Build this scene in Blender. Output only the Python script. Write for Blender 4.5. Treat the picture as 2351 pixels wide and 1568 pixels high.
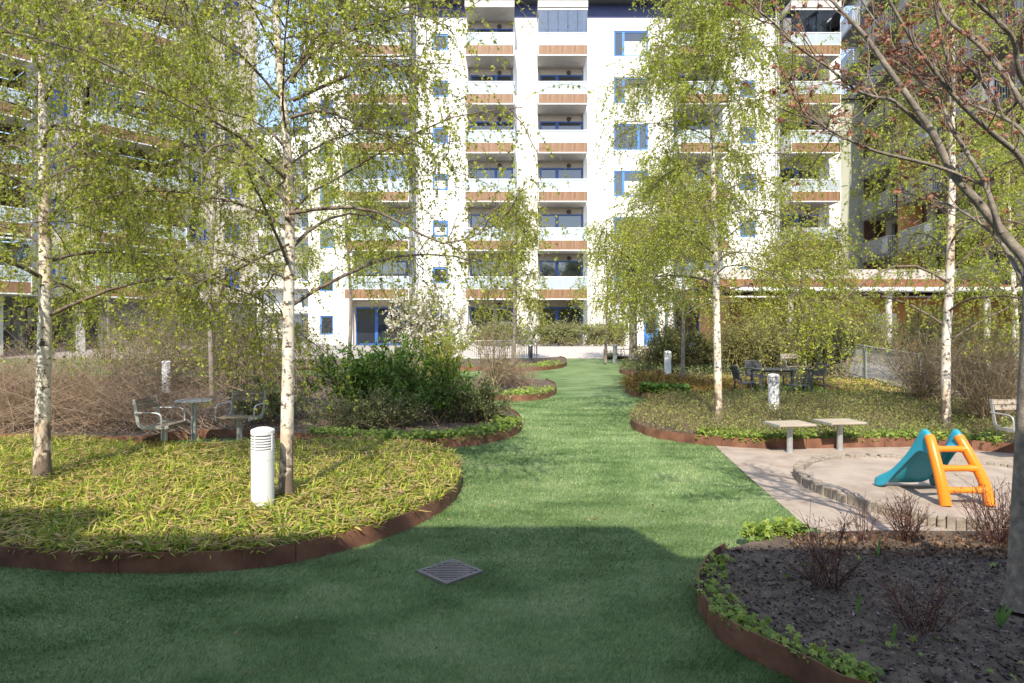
import bpy, bmesh, math, random
import numpy as np
from mathutils import Vector, Matrix, geometry
for o in list(bpy.data.objects): bpy.data.objects.remove(o)
SC = bpy.context.scene; COL = SC.collection
# ---------------------------------------------------------------- camera, sky, sun, exposure
F = 1480.0; HZ = 755.0; CX = 1175.5; CH = 1.9; IW = 2351.0
cam = bpy.data.cameras.new('camera'); camo = bpy.data.objects.new('camera', cam); COL.objects.link(camo)
camo.location = (0, 0, CH); camo.rotation_euler = (math.radians(90), 0, 0)
cam.sensor_width = 36; cam.lens = F / IW * 36; cam.shift_y = -(784 - HZ) / IW
cam.clip_start = .05; cam.clip_end = 3000
SC.camera = camo
SUN_EL = math.radians(44); LX = 0.11
w = bpy.data.worlds.new('World'); SC.world = w; w.use_nodes = True
nt = w.node_tree; nt.nodes.clear()
wo = nt.nodes.new('ShaderNodeOutputWorld'); bg = nt.nodes.new('ShaderNodeBackground'); sky = nt.nodes.new('ShaderNodeTexSky')
sky.sky_type = 'NISHITA'; sky.sun_disc = False; sky.sun_elevation = SUN_EL; sky.sun_rotation = math.pi + math.atan(LX)
sky.air_density = 1.0; sky.dust_density = .5; sky.ozone_density = 1.6
# thin high cloud over the whole sky
tc = nt.nodes.new('ShaderNodeTexCoord'); mp = nt.nodes.new('ShaderNodeMapping'); mp.inputs['Scale'].default_value = (1, 1, 3)
cn = nt.nodes.new('ShaderNodeTexNoise'); cn.inputs['Scale'].default_value = 2.2; cn.inputs['Detail'].default_value = 7
cr = nt.nodes.new('ShaderNodeValToRGB'); cr.color_ramp.elements[0].position = .38; cr.color_ramp.elements[1].position = .75
cr.color_ramp.elements[0].color = (.0, .0, .0, 1); cr.color_ramp.elements[1].color = (.5, .5, .5, 1)
mx = nt.nodes.new('ShaderNodeMixRGB'); mx.inputs['Color2'].default_value = (7.2, 7.6, 8.6, 1)
nt.links.new(tc.outputs['Generated'], mp.inputs['Vector']); nt.links.new(mp.outputs['Vector'], cn.inputs['Vector'])
nt.links.new(cn.outputs['Fac'], cr.inputs['Fac']); nt.links.new(cr.outputs['Color'], mx.inputs['Fac'])
nt.links.new(sky.outputs['Color'], mx.inputs['Color1']); nt.links.new(mx.outputs['Color'], bg.inputs['Color'])
bg.inputs['Strength'].default_value = 0.15
nt.links.new(bg.outputs['Background'], wo.inputs['Surface'])
sl = bpy.data.lights.new('sun', 'SUN'); sl.energy = 3.3; sl.angle = math.radians(.45); sl.color = (1, .90, .73)
so = bpy.data.objects.new('sun', sl); COL.objects.link(so); so.location = (-4, -30, 40)
LD = Vector((LX, 1, -math.tan(SUN_EL) * math.hypot(LX, 1))).normalized()
so.rotation_euler = LD.to_track_quat('-Z', 'Y').to_euler()
SC.view_settings.view_transform = 'Standard'; SC.view_settings.look = 'None'; SC.view_settings.gamma = 1
SC.view_settings.exposure = 1.1
SC.render.engine = 'CYCLES'
cy = SC.cycles; cy.max_bounces = 7; cy.diffuse_bounces = 3; cy.glossy_bounces = 3; cy.transmission_bounces = 4
cy.transparent_max_bounces = 12; cy.use_denoising = True; cy.caustics_reflective = False; cy.caustics_refractive = False
RNG = np.random.default_rng(7); random.seed(7)
# ---------------------------------------------------------------- measuring helpers
def terr(y):
    return np.interp(y, [-1e4, 12, 15, 21, 33, 37.5, 1e5], [0, 0, .05, .2, .41, .85, .85])
def G(x, y, dz=0.):
    """photo point -> where that sight line meets the ground (raised by dz)"""
    D = 12.
    for _ in range(60):
        D = .5 * D + .5 * min(80, F * (CH - float(terr(D)) - dz) / (y - HZ))
    return ((x - CX) * D / F, D)
def A(x, y, D):
    return Vector(((x - CX) * D / F, D, CH - (y - HZ) * D / F))
def pip(P, poly):
    x, y = P[:, 0], P[:, 1]; n = len(poly); ins = np.zeros(len(P), bool); j = n - 1
    for i in range(n):
        xi, yi = poly[i]; xj, yj = poly[j]
        if yi != yj:
            c = ((yi > y) != (yj > y)) & (x < (xj - xi) * (y - yi) / (yj - yi) + xi); ins ^= c
        j = i
    return ins
def cat(pts, n=6, closed=False):
    P = [Vector((p[0], p[1], p[2] if len(p) > 2 else 0)) for p in pts]; out = []
    m = len(P); rng = range(m if closed else m - 1)
    for i in rng:
        if closed: a, b, c, d = P[i-1], P[i], P[(i+1) % m], P[(i+2) % m]
        else: a, b, c, d = P[max(i-1, 0)], P[i], P[i+1], P[min(i+2, m-1)]
        for k in range(n):
            t = k / n
            out.append(.5 * ((2*b) + (c-a)*t + (2*a-5*b+4*c-d)*t*t + (3*b-a-3*c+d)*t**3))
    if not closed: out.append(P[-1])
    return out
# ---------------------------------------------------------------- object helpers
def tag(o, label=None, cat_=None, group=None, kind=None):
    if label: o['label'] = label
    if cat_: o['category'] = cat_
    if group: o['group'] = group
    if kind: o['kind'] = kind
    return o
def empty(name, loc=(0, 0, 0), rz=0., label=None, cat_=None, group=None):
    o = bpy.data.objects.new(name, None); COL.objects.link(o); o.location = loc; o.rotation_euler = (0, 0, rz); o.empty_display_size = .1
    return tag(o, label, cat_, group)
def ob(name, me, parent=None, loc=None):
    o = bpy.data.objects.new(name, me); COL.objects.link(o)
    if parent is not None: o.parent = parent
    if loc is not None: o.location = loc
    return o
def npmesh(name, V, Fc, mat, smooth=False, loops=None):
    """V (n,3), Fc (m,k) equal-size faces"""
    V = np.asarray(V, np.float32); Fc = np.asarray(Fc, np.int32); me = bpy.data.meshes.new(name)
    k = Fc.shape[1]; me.vertices.add(len(V)); me.vertices.foreach_set('co', V.ravel())
    me.loops.add(Fc.size); me.loops.foreach_set('vertex_index', Fc.ravel())
    me.polygons.add(len(Fc)); me.polygons.foreach_set('loop_start', np.arange(0, Fc.size, k, dtype=np.int32))
    me.update(calc_edges=True)
    if smooth: me.polygons.foreach_set('use_smooth', np.ones(len(Fc), bool))
    if mat: me.materials.append(mat)
    return me
class MB:
    def __init__(s): s.v = []; s.f = []; s.sm = []
    def add(s, v, f, smooth=False):
        b = len(s.v); s.v += [tuple(p) for p in v]; s.f += [tuple(b + i for i in q) for q in f]; s.sm += [smooth] * len(f); return s
    def box(s, x0, x1, y0, y1, z0, z1):
        return s.add([(x0,y0,z0),(x1,y0,z0),(x1,y1,z0),(x0,y1,z0),(x0,y0,z1),(x1,y0,z1),(x1,y1,z1),(x0,y1,z1)],
                     [(0,3,2,1),(4,5,6,7),(0,1,5,4),(1,2,6,5),(2,3,7,6),(3,0,4,7)])
    def quad(s, a, b, c, d): return s.add([a, b, c, d], [(0, 1, 2, 3)])
    def tube(s, pts, r, n=10, cap=True, flat=1.):
        P = [Vector(p) for p in pts]; m = len(P); R = r if isinstance(r, (list, tuple)) else [r] * m
        v = []; ref = None
        for i in range(m):
            t = (P[min(i+1, m-1)] - P[max(i-1, 0)]).normalized()
            if ref is None: ref = Vector((1, 0, 0)) if abs(t.x) < .8 else Vector((0, 1, 0))
            u = (ref - t * ref.dot(t)).normalized(); ref = u; q = t.cross(u)
            for k in range(n):
                a = 2 * math.pi * k / n; v.append(P[i] + u * math.cos(a) * R[i] + q * math.sin(a) * R[i] * flat)
        f = [(i*n+k, i*n+(k+1) % n, (i+1)*n+(k+1) % n, (i+1)*n+k) for i in range(m-1) for k in range(n)]
        s.add(v, f, True)
        if cap:
            s.add(v[:n], [tuple(range(n-1, -1, -1))]); s.add(v[-n:], [tuple(range(n))])
        return s
    def lathe(s, prof, n=24, c=(0, 0, 0)):
        for (r0, z0), (r1, z1) in zip(prof, prof[1:]):
            v = [(c[0]+r*math.cos(2*math.pi*k/n), c[1]+r*math.sin(2*math.pi*k/n), c[2]+z) for r, z in ((r0, z0), (r1, z1)) for k in range(n)]
            s.add(v, [(k, (k+1) % n, n+(k+1) % n, n+k) for k in range(n)], True)
        return s
    def mesh(s, name, mat):
        me = bpy.data.meshes.new(name); me.from_pydata(s.v, [], s.f)
        me.polygons.foreach_set('use_smooth', np.array(s.sm, bool))
        if mat: me.materials.append(mat)
        me.update(); return me
    def build(s, name, mat, parent=None, loc=None, bevel=0.):
        o = ob(name, s.mesh(name, mat), parent, loc)
        if bevel:
            b = o.modifiers.new('bevel', 'BEVEL'); b.width = bevel; b.segments = 2; b.limit_method = 'ANGLE'; b.angle_limit = math.radians(50)
        return o
def tubes_np(L, R, n=3):
    """L (M,K,3) polylines, R (M,K) radii -> verts, quads"""
    M, K, _ = L.shape
    T = np.gradient(L, axis=1); T /= np.linalg.norm(T, axis=2, keepdims=True) + 1e-9
    ref = np.zeros((M, 1, 3)); ref[..., 0] = 1; ref = np.broadcast_to(ref, T.shape).copy()
    par = np.abs(T[..., 0]) > .85; ref[par] = (0, 1, 0)
    u = ref - T * (ref * T).sum(2, keepdims=True); u /= np.linalg.norm(u, axis=2, keepdims=True) + 1e-9
    q = np.cross(T, u); a = 2*np.pi*np.arange(n)/n
    V = L[:, :, None] + R[:, :, None, None]*(u[:, :, None]*np.cos(a)[:, None] + q[:, :, None]*np.sin(a)[:, None])
    i = np.arange(M*K*n).reshape(M, K, n)
    Q = np.stack([i[:, :-1], np.roll(i, -1, 2)[:, :-1], np.roll(i, -1, 2)[:, 1:], i[:, 1:]], -1).reshape(-1, 4)
    return V.reshape(-1, 3), Q
def join(parts):
    V = []; Q = []; b = 0
    for v, q in parts:
        V.append(v); Q.append(q + b); b += len(v)
    return np.concatenate(V), np.concatenate(Q)
def unit(v): return v / (np.linalg.norm(v, axis=-1, keepdims=True) + 1e-9)
def leaf_quads(P, D, size, wid=.36, fold=.12, rng=RNG):
    """diamond leaves: base P, direction D, folded along the rib"""
    N = len(P); D = unit(D); r = unit(rng.normal(size=(N, 3))); S = unit(np.cross(D, r)); U = np.cross(S, D)
    s = np.asarray(size).reshape(-1, 1) * np.ones((N, 1))
    V = np.stack([P, P + D*s*.42 + S*s*wid + U*s*fold, P + D*s, P + D*s*.42 - S*s*wid + U*s*fold], 1).reshape(-1, 3)
    return V, np.arange(4*N).reshape(N, 4)
def lobed(P, Nrm, size, lobes=5, spread=2.1, wid=.2, droop=0., rng=RNG):
    """palmate leaves: a fan of pointed lobes round the stalk"""
    N = len(P); Nrm = unit(Nrm); r = unit(rng.normal(size=(N, 3))); X = unit(np.cross(Nrm, r)); Y = np.cross(Nrm, X)
    s = np.asarray(size).reshape(-1, 1)*np.ones((N, 1)); out = []; 
    for k in range(lobes):
        a = (k/(lobes-1)-.5)*2*spread; d = X*math.cos(a)+Y*math.sin(a) - Nrm*droop; d = unit(d); l = s*(1-.3*abs(k/(lobes-1)-.5)*2)
        sd = unit(np.cross(Nrm, d)); up = Nrm*s*.06
        out.append(np.stack([P, P+d*l*.55+sd*s*wid+up, P+d*l - Nrm*s*.1, P+d*l*.55-sd*s*wid+up], 1))
    V = np.stack(out, 1).reshape(-1, 3); n = N*lobes
    # weld each leaf's lobes into one island through a shared stalk vertex
    idx = np.arange(4*n).reshape(N, lobes, 4); idx[:, :, 0] = idx[:, :1, 0]
    return V, idx.reshape(-1, 4)
def lookup(L, li, t):
    """points at parameter t (0..1) on polylines li of L"""
    K = L.shape[1]; x = np.clip(t, 0, .9999)*(K-1); i = x.astype(int); f = (x-i)[:, None]
    return L[li, i]*(1-f)+L[li, i+1]*f, unit(L[li, i+1]-L[li, i])
# ---------------------------------------------------------------- materials
def new(name):
    m = bpy.data.materials.new(name); m.use_nodes = True; t = m.node_tree; t.nodes.clear()
    o = t.nodes.new('ShaderNodeOutputMaterial'); b = t.nodes.new('ShaderNodeBsdfPrincipled'); t.links.new(b.outputs[0], o.inputs[0])
    return m, t, b, o
def ramp(t, cols, interp='LINEAR'):
    r = t.nodes.new('ShaderNodeValToRGB'); e = r.color_ramp.elements; r.color_ramp.interpolation = interp
    while len(e) < len(cols): e.new(.5)
    for k, c in enumerate(cols):
        p, c = (c if isinstance(c[0], (int, float)) and len(c) == 2 else (k/(len(cols)-1 or 1), c))
        e[k].position = p; e[k].color = (*c, 1)
    return r
def noise(t, scale, detail=4, stretch=None, coord='Object', rough=.55):
    c = t.nodes.new('ShaderNodeTexCoord'); n = t.nodes.new('ShaderNodeTexNoise'); n.inputs['Scale'].default_value = scale; n.inputs['Detail'].default_value = detail
    n.inputs['Roughness'].default_value = rough
    if stretch:
        m = t.nodes.new('ShaderNodeMapping'); m.inputs['Scale'].default_value = stretch; t.links.new(c.outputs[coord], m.inputs[0]); t.links.new(m.outputs[0], n.inputs['Vector'])
    else: t.links.new(c.outputs[coord], n.inputs['Vector'])
    return n
def pm(name, cols, scale=4., rough=.6, bump=0., bscale=None, stretch=None, metal=0., spec=.5, detail=5, lo=.3, hi=.7, coat=0.):
    m, t, b, o = new(name); n = noise(t, scale, detail, stretch)
    k = len(cols); r = ramp(t, [(lo+(hi-lo)*i/max(1, k-1), c) for i, c in enumerate(cols)])
    t.links.new(n.outputs['Fac'], r.inputs['Fac']); t.links.new(r.outputs['Color'], b.inputs['Base Color'])
    b.inputs['Roughness'].default_value = rough; b.inputs['Metallic'].default_value = metal; b.inputs['Specular IOR Level'].default_value = spec
    b.inputs['Coat Weight'].default_value = coat
    if bump:
        n2 = noise(t, bscale or scale*6, 6, stretch); bp = t.nodes.new('ShaderNodeBump'); bp.inputs['Strength'].default_value = bump; bp.inputs['Distance'].default_value = .01
        t.links.new(n2.outputs['Fac'], bp.inputs['Height']); t.links.new(bp.outputs[0], b.inputs['Normal'])
    return m
def leafmat(name, cols, trans=.35, rough=.5, spec=.35, tint=1.25):
    """colour differs from leaf to leaf"""
    m, t, b, o = new(name); g = t.nodes.new('ShaderNodeNewGeometry'); r = ramp(t, cols)
    t.links.new(g.outputs['Random Per Island'], r.inputs['Fac']); t.links.new(r.outputs['Color'], b.inputs['Base Color'])
    b.inputs['Roughness'].default_value = rough; b.inputs['Specular IOR Level'].default_value = spec
    if trans:
        tr = t.nodes.new('ShaderNodeBsdfTranslucent'); mi = t.nodes.new('ShaderNodeMixShader'); mi.inputs[0].default_value = trans
        hs = t.nodes.new('ShaderNodeHueSaturation'); hs.inputs['Value'].default_value = tint; t.links.new(r.outputs['Color'], hs.inputs['Color']); t.links.new(hs.outputs[0], tr.inputs[0])
        t.links.new(b.outputs[0], mi.inputs[1]); t.links.new(tr.outputs[0], mi.inputs[2]); t.links.new(mi.outputs[0], o.inputs[0])
    return m
def birch_bark(name):
    m, t, b, o = new(name)
    n1 = noise(t, 11, 7, (1, 1, 1.4), rough=.7); n2 = noise(t, 9, 4, (1, 1, .45)); n3 = noise(t, 2.2, 3)
    base = ramp(t, [(.3, (.46, .34, .23)), (.45, (.66, .56, .45)), (.6, (.78, .73, .66))]); t.links.new(n3.outputs['Fac'], base.inputs['Fac'])
    spots = ramp(t, [(.545, (0, 0, 0)), (.60, (1, 1, 1))]); t.links.new(n1.outputs['Fac'], spots.inputs['Fac'])
    mxa = t.nodes.new('ShaderNodeMixRGB'); mxa.inputs['Color2'].default_value = (.10, .07, .05, 1)
    t.links.new(spots.outputs[0], mxa.inputs[0]); t.links.new(base.outputs[0], mxa.inputs[1])
    # fissured dark foot
    c = t.nodes.new('ShaderNodeTexCoord'); sp = t.nodes.new('ShaderNodeSeparateXYZ'); t.links.new(c.outputs['Object'], sp.inputs[0])
    mr = t.nodes.new('ShaderNodeMapRange'); mr.inputs[1].default_value = 0; mr.inputs[2].default_value = 1.3; mr.inputs[3].default_value = .32; mr.inputs[4].default_value = -.12
    t.links.new(sp.outputs['Z'], mr.inputs[0]); ad = t.nodes.new('ShaderNodeMath'); t.links.new(mr.outputs[0], ad.inputs[0]); t.links.new(n2.outputs['Fac'], ad.inputs[1])
    fs = ramp(t, [(.60, (0, 0, 0)), (.70, (1, 1, 1))]); t.links.new(ad.outputs[0], fs.inputs['Fac'])
    mxb = t.nodes.new('ShaderNodeMixRGB'); mxb.inputs['Color2'].default_value = (.16, .12, .09, 1); t.links.new(fs.outputs[0], mxb.inputs[0]); t.links.new(mxa.outputs[0], mxb.inputs[1])
    t.links.new(mxb.outputs[0], b.inputs['Base Color']); b.inputs['Roughness'].default_value = .75
    bp = t.nodes.new('ShaderNodeBump'); bp.inputs['Strength'].default_value = .5; bp.inputs['Distance'].default_value = .02; t.links.new(ad.outputs[0], bp.inputs['Height']); t.links.new(bp.outputs[0], b.inputs['Normal'])
    return m
def turfmat(name):
    m, t, b, o = new(name)
    n1 = noise(t, 1.1, 4, (1, 1.6, 1)); n2 = noise(t, 240, 2); n3 = noise(t, 18, 4)
    r = ramp(t, [(.34, (.095, .165, .06)), (.5, (.165, .255, .11)), (.66, (.235, .32, .16))]); t.links.new(n1.outputs['Fac'], r.inputs['Fac'])  # broad noise paints the light and dark shading of leaning pile as colour
    r2 = ramp(t, [(.3, (.55, .55, .5)), (.7, (1.3, 1.3, 1.25))]); t.links.new(n2.outputs['Fac'], r2.inputs['Fac'])
    r3 = ramp(t, [(.3, (.8, .82, .8)), (.7, (1.15, 1.12, 1.1))]); t.links.new(n3.outputs['Fac'], r3.inputs['Fac'])
    a = t.nodes.new('ShaderNodeMixRGB'); a.blend_type = 'MULTIPLY'; a.inputs[0].default_value = 1; t.links.new(r.outputs[0], a.inputs[1]); t.links.new(r2.outputs[0], a.inputs[2])
    a2 = t.nodes.new('ShaderNodeMixRGB'); a2.blend_type = 'MULTIPLY'; a2.inputs[0].default_value = 1; t.links.new(a.outputs[0], a2.inputs[1]); t.links.new(r3.outputs[0], a2.inputs[2])
    t.links.new(a2.outputs[0], b.inputs['Base Color']); b.inputs['Roughness'].default_value = .65
    b.inputs['Specular IOR Level'].default_value = .2
    bp = t.nodes.new('ShaderNodeBump'); bp.inputs['Strength'].default_value = .7; bp.inputs['Distance'].default_value = .02; t.links.new(n2.outputs['Fac'], bp.inputs['Height']); t.links.new(bp.outputs[0], b.inputs['Normal'])
    return m
def bladesmat(name):
    m, t, b, o = new(name); g = t.nodes.new('ShaderNodeNewGeometry')
    n1 = noise(t, 1.1, 4, (1, 1.6, 1))
    r = ramp(t, [(.34, (.095, .17, .06)), (.5, (.175, .265, .115)), (.66, (.25, .335, .17))]); t.links.new(n1.outputs['Fac'], r.inputs['Fac'])  # same pile-lean shading patches, put into the blade colour
    r2 = ramp(t, [(0, (.6, .65, .5)), (.7, (1.1, 1.1, 1.0)), (.93, (1.3, 1.2, 1.0)), (1, (2.3, 1.7, 1.3))]); t.links.new(g.outputs['Random Per Island'], r2.inputs['Fac'])
    a = t.nodes.new('ShaderNodeMixRGB'); a.blend_type = 'MULTIPLY'; a.inputs[0].default_value = 1; t.links.new(r.outputs[0], a.inputs[1]); t.links.new(r2.outputs[0], a.inputs[2])
    t.links.new(a.outputs[0], b.inputs['Base Color']); b.inputs['Roughness'].default_value = .5; b.inputs['Specular IOR Level'].default_value = .25
    return m
def glassmat(name, tint=(.75, .82, .88), refl=.12):
    m, t, b, o = new(name); t.nodes.remove(b); tr = t.nodes.new('ShaderNodeBsdfTransparent'); tr.inputs[0].default_value = (*tint, 1)
    gl = t.nodes.new('ShaderNodeBsdfGlossy'); gl.inputs['Roughness'].default_value = .02; fr = t.nodes.new('ShaderNodeFresnel'); fr.inputs[0].default_value = 1.6
    ad = t.nodes.new('ShaderNodeMath'); ad.inputs[1].default_value = refl; t.links.new(fr.outputs[0], ad.inputs[0])
    mi = t.nodes.new('ShaderNodeMixShader'); t.links.new(ad.outputs[0], mi.inputs[0]); t.links.new(tr.outputs[0], mi.inputs[1]); t.links.new(gl.outputs[0], mi.inputs[2]); t.links.new(mi.outputs[0], o.inputs[0])
    return m
M = {}
M['plaster'] = pm('white_plaster', [(.80, .785, .76), (.84, .825, .80)], .6, .85, .15, 60)
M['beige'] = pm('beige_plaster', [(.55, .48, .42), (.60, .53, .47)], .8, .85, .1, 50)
M['pinkish'] = pm('pale_pink_plaster', [(.52, .46, .41), (.58, .52, .47)], .7, .85, .1, 50)
M['sage'] = pm('sage_plaster', [(.42, .44, .36), (.46, .48, .40)], .7, .85)
M['concrete'] = pm('concrete', [(.44, .42, .40), (.54, .52, .50)], 1.5, .85, .15, 40)
M['darkplaster'] = pm('dark_grey_plaster', [(.24, .23, .22), (.29, .28, .27)], .8, .85)
M['blue'] = pm('blue_paint', [(.03, .10, .36), (.045, .13, .42)], 3, .4)
M['navy'] = pm('navy_sheet', [(.025, .035, .11), (.035, .045, .14)], 1.2, .45)
M['midblue'] = pm('mid_blue_paint', [(.055, .19, .50), (.07, .23, .56)], 3, .4)
M['whitemetal'] = pm('white_metal', [(.74, .75, .77), (.80, .81, .82)], 4, .4)
M['bollard'] = pm('bollard_paint', [(.70, .71, .74), (.76, .77, .79)], 7, .42, .05, 90)
M['greymetal'] = pm('galvanised_steel', [(.42, .43, .44), (.58, .59, .60)], 14, .42, .08, 80, metal=.55)
M['darkmetal'] = pm('dark_metal', [(.06, .06, .065), (.1, .1, .105)], 4, .5)
M['railgrey'] = pm('rail_grey', [(.48, .48, .49), (.56, .56, .57)], 4, .5, metal=.2)
M['roof'] = pm('roof_sheet', [(.07, .075, .08), (.1, .105, .11)], 2, .5)
M['frost'] = pm('frosted_glass', [(.36, .42, .455), (.41, .465, .50)], .8, .22, coat=.3)
M['pane'] = pm('window_glass', [(.018, .022, .03), (.035, .04, .05)], .5, .04, spec=1., coat=1.)
M['clear'] = glassmat('clear_glazing')
M['curtain'] = pm('curtain', [(.55, .54, .52), (.7, .69, .67)], 2, .9, stretch=(8, 8, .4))
M['cladwood'] = pm('balcony_wood', [(.17, .085, .045), (.23, .125, .065), (.29, .165, .09)], 2.2, .55, .1, 20, stretch=(7, 7, .35))
M['ochre'] = pm('ochre_boards', [(.34, .165, .03), (.42, .21, .045)], 2.2, .6, stretch=(5, 5, .3))
M['orange_wood'] = pm('orange_wood', [(.55, .26, .07), (.62, .31, .10)], 2, .6, stretch=(5, 5, .4))
M['brownwood'] = pm('dark_brown_wood', [(.09, .045, .03), (.14, .07, .045)], 2, .6, stretch=(5, 5, .4))
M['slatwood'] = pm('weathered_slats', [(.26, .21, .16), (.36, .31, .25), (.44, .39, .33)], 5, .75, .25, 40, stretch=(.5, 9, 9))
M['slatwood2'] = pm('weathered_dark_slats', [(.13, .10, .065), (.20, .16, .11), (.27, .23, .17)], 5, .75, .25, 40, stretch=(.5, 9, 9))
M['corten'] = pm('corten_steel', [(.10, .045, .028), (.19, .085, .05), (.26, .13, .085)], 3.5, .8, .3, 70)
M['timber'] = pm('weathered_timber', [(.20, .165, .13), (.30, .255, .21), (.36, .31, .26)], 9, .85, .35, 60)
M['brick'] = None
M['soil'] = pm('bed_soil', [(.05, .036, .026), (.10, .075, .055), (.15, .115, .085)], 9, .95, .9, 55)
M['sand'] = pm('coarse_sand', [(.28, .225, .185), (.37, .305, .255), (.43, .365, .31)], 3.2, .95, .8, 130, detail=9)
M['paving'] = pm('pale_paving', [(.44, .40, .38), (.54, .50, .475)], 3, .85, .1, 60)
M['asphalt'] = pm('path_gravel', [(.30, .28, .27), (.38, .36, .345)], 5, .9, .3, 120)
M['iron'] = pm('cast_iron', [(.15, .135, .13), (.24, .22, .215)], 12, .7, .25, 90, metal=.3)
M['black'] = pm('pit_shade_black', [(.006, .006, .006), (.01, .01, .01)], 3, .9)
M['resin'] = pm('charcoal_resin', [(.055, .06, .066), (.085, .09, .098)], 8, .5)
M['slideblue'] = pm('turquoise_plastic', [(.025, .29, .42), (.03, .33, .46)], 3, .42, .04, 120)
M['slideorange'] = pm('orange_plastic', [(.80, .22, .012), (.85, .26, .02)], 3, .33, .04, 120)
M['bark'] = birch_bark('birch_bark')
M['twig'] = pm('birch_twig', [(.11, .08, .06), (.22, .17, .135)], 12, .8)
M['greybark'] = pm('grey_bark', [(.13, .105, .085), (.22, .185, .155), (.30, .26, .22)], 9, .85, .4, 40, stretch=(1, 1, .4))
M['maplebark'] = pm('maple_bark', [(.12, .10, .085), (.21, .18, .15), (.34, .30, .24)], 16, .8, .6, 70, stretch=(1, 1, .8))
M['mapletwig'] = pm('maple_twig', [(.17, .11, .085), (.27, .20, .16)], 7, .65)
M['birchleaf'] = leafmat('birch_leaf', [(0, (.24, .29, .025)), (.35, (.34, .40, .04)), (.7, (.44, .48, .07)), (1, (.54, .56, .14))], .48)
M['birchleaf2'] = leafmat('birch_leaf_olive', [(0, (.22, .25, .03)), (.5, (.36, .39, .065)), (1, (.48, .48, .14))], .46)
M['mapleleaf'] = leafmat('maple_leaf', [(0, (.22, .085, .05)), (.5, (.36, .16, .10)), (1, (.50, .26, .17))], .35)
M['greenleaf'] = leafmat('shrub_leaf', [(0, (.04, .105, .013)), (.5, (.085, .185, .022)), (1, (.17, .29, .04))], .28)
M['sageleaf'] = leafmat('grey_green_leaf', [(0, (.07, .105, .03)), (.5, (.14, .185, .06)), (1, (.25, .29, .12))], .25)
M['darkleaf'] = leafmat('dark_evergreen_leaf', [(0, (.015, .035, .012)), (.6, (.035, .07, .02)), (1, (.07, .11, .03))], .15)
M['oliveleaf'] = leafmat('olive_leaf', [(0, (.14, .15, .04)), (.5, (.24, .25, .075)), (1, (.35, .34, .13))], .25)
M['coverleaf'] = leafmat('cover_leaf', [(0, (.17, .13, .075)), (.3, (.17, .17, .05)), (.65, (.22, .28, .06)), (1, (.33, .38, .11))], .25)
M['geranium'] = leafmat('geranium_leaf', [(0, (.10, .17, .025)), (.5, (.20, .29, .045)), (1, (.33, .40, .08))], .28)
M['hedgeleaf'] = leafmat('hedge_leaf', [(0, (.16, .19, .06)), (.5, (.27, .30, .12)), (1, (.42, .43, .22))], .3)
M['sprout'] = leafmat('sprout_leaf', [(0, (.10, .24, .05)), (1, (.17, .30, .09))], .25)
M['petal'] = leafmat('white_petal', [(0, (.66, .62, .58)), (1, (.82, .80, .77))], .25, tint=1.)
M['strap'] = leafmat('strap_leaf', [(0, (.24, .13, .065)), (.22, (.46, .31, .17)), (.42, (.58, .43, .23)), (.55, (.52, .43, .11)), (.7, (.40, .42, .05)), (.87, (.24, .33, .03)), (1, (.11, .2, .025))], .22, tint=1.1)
M['strap2'] = leafmat('bronze_strap_leaf', [(0, (.15, .07, .02)), (.4, (.27, .16, .045)), (.7, (.25, .19, .03)), (1, (.13, .15, .02))], .22, tint=1.1)
M['chips'] = leafmat('bark_chip', [(0, (.022, .017, .017)), (.5, (.055, .043, .042)), (.82, (.12, .098, .092)), (1, (.30, .26, .24))], 0, .85)
M['litter'] = leafmat('dry_leaf', [(0, (.10, .055, .03)), (.6, (.20, .12, .07)), (1, (.33, .23, .15))], .1)
M['browntwig'] = leafmat('brown_twig', [(0, (.17, .115, .075)), (.5, (.30, .215, .15)), (1, (.43, .33, .245))], 0, .85)
M['tantwig'] = leafmat('tan_twig', [(0, (.16, .115, .07)), (.5, (.28, .215, .135)), (1, (.40, .33, .22))], 0, .85)
M['redtwig'] = leafmat('red_brown_twig', [(0, (.06, .026, .024)), (.6, (.13, .06, .05)), (1, (.24, .14, .11))], 0, .8)
M['turf'] = turfmat('artificial_turf'); M['blades'] = bladesmat('turf_blades')
def brickmat():
    m, t, b, o = new('grey_brick'); c = t.nodes.new('ShaderNodeTexCoord'); mpn = t.nodes.new('ShaderNodeMapping'); mpn.inputs['Rotation'].default_value = (math.radians(90), 0, 0)
    br = t.nodes.new('ShaderNodeTexBrick'); br.inputs['Scale'].default_value = 4; br.inputs['Color1'].default_value = (.14, .13, .125, 1); br.inputs['Color2'].default_value = (.2, .185, .175, 1); br.inputs['Mortar'].default_value = (.09, .085, .08, 1); br.inputs['Mortar Size'].default_value = .02
    t.links.new(c.outputs['Object'], mpn.inputs[0]); t.links.new(mpn.outputs[0], br.inputs['Vector']); t.links.new(br.outputs['Color'], b.inputs['Base Color']); b.inputs['Roughness'].default_value = .85
    return m
M['brick'] = brickmat()
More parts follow.
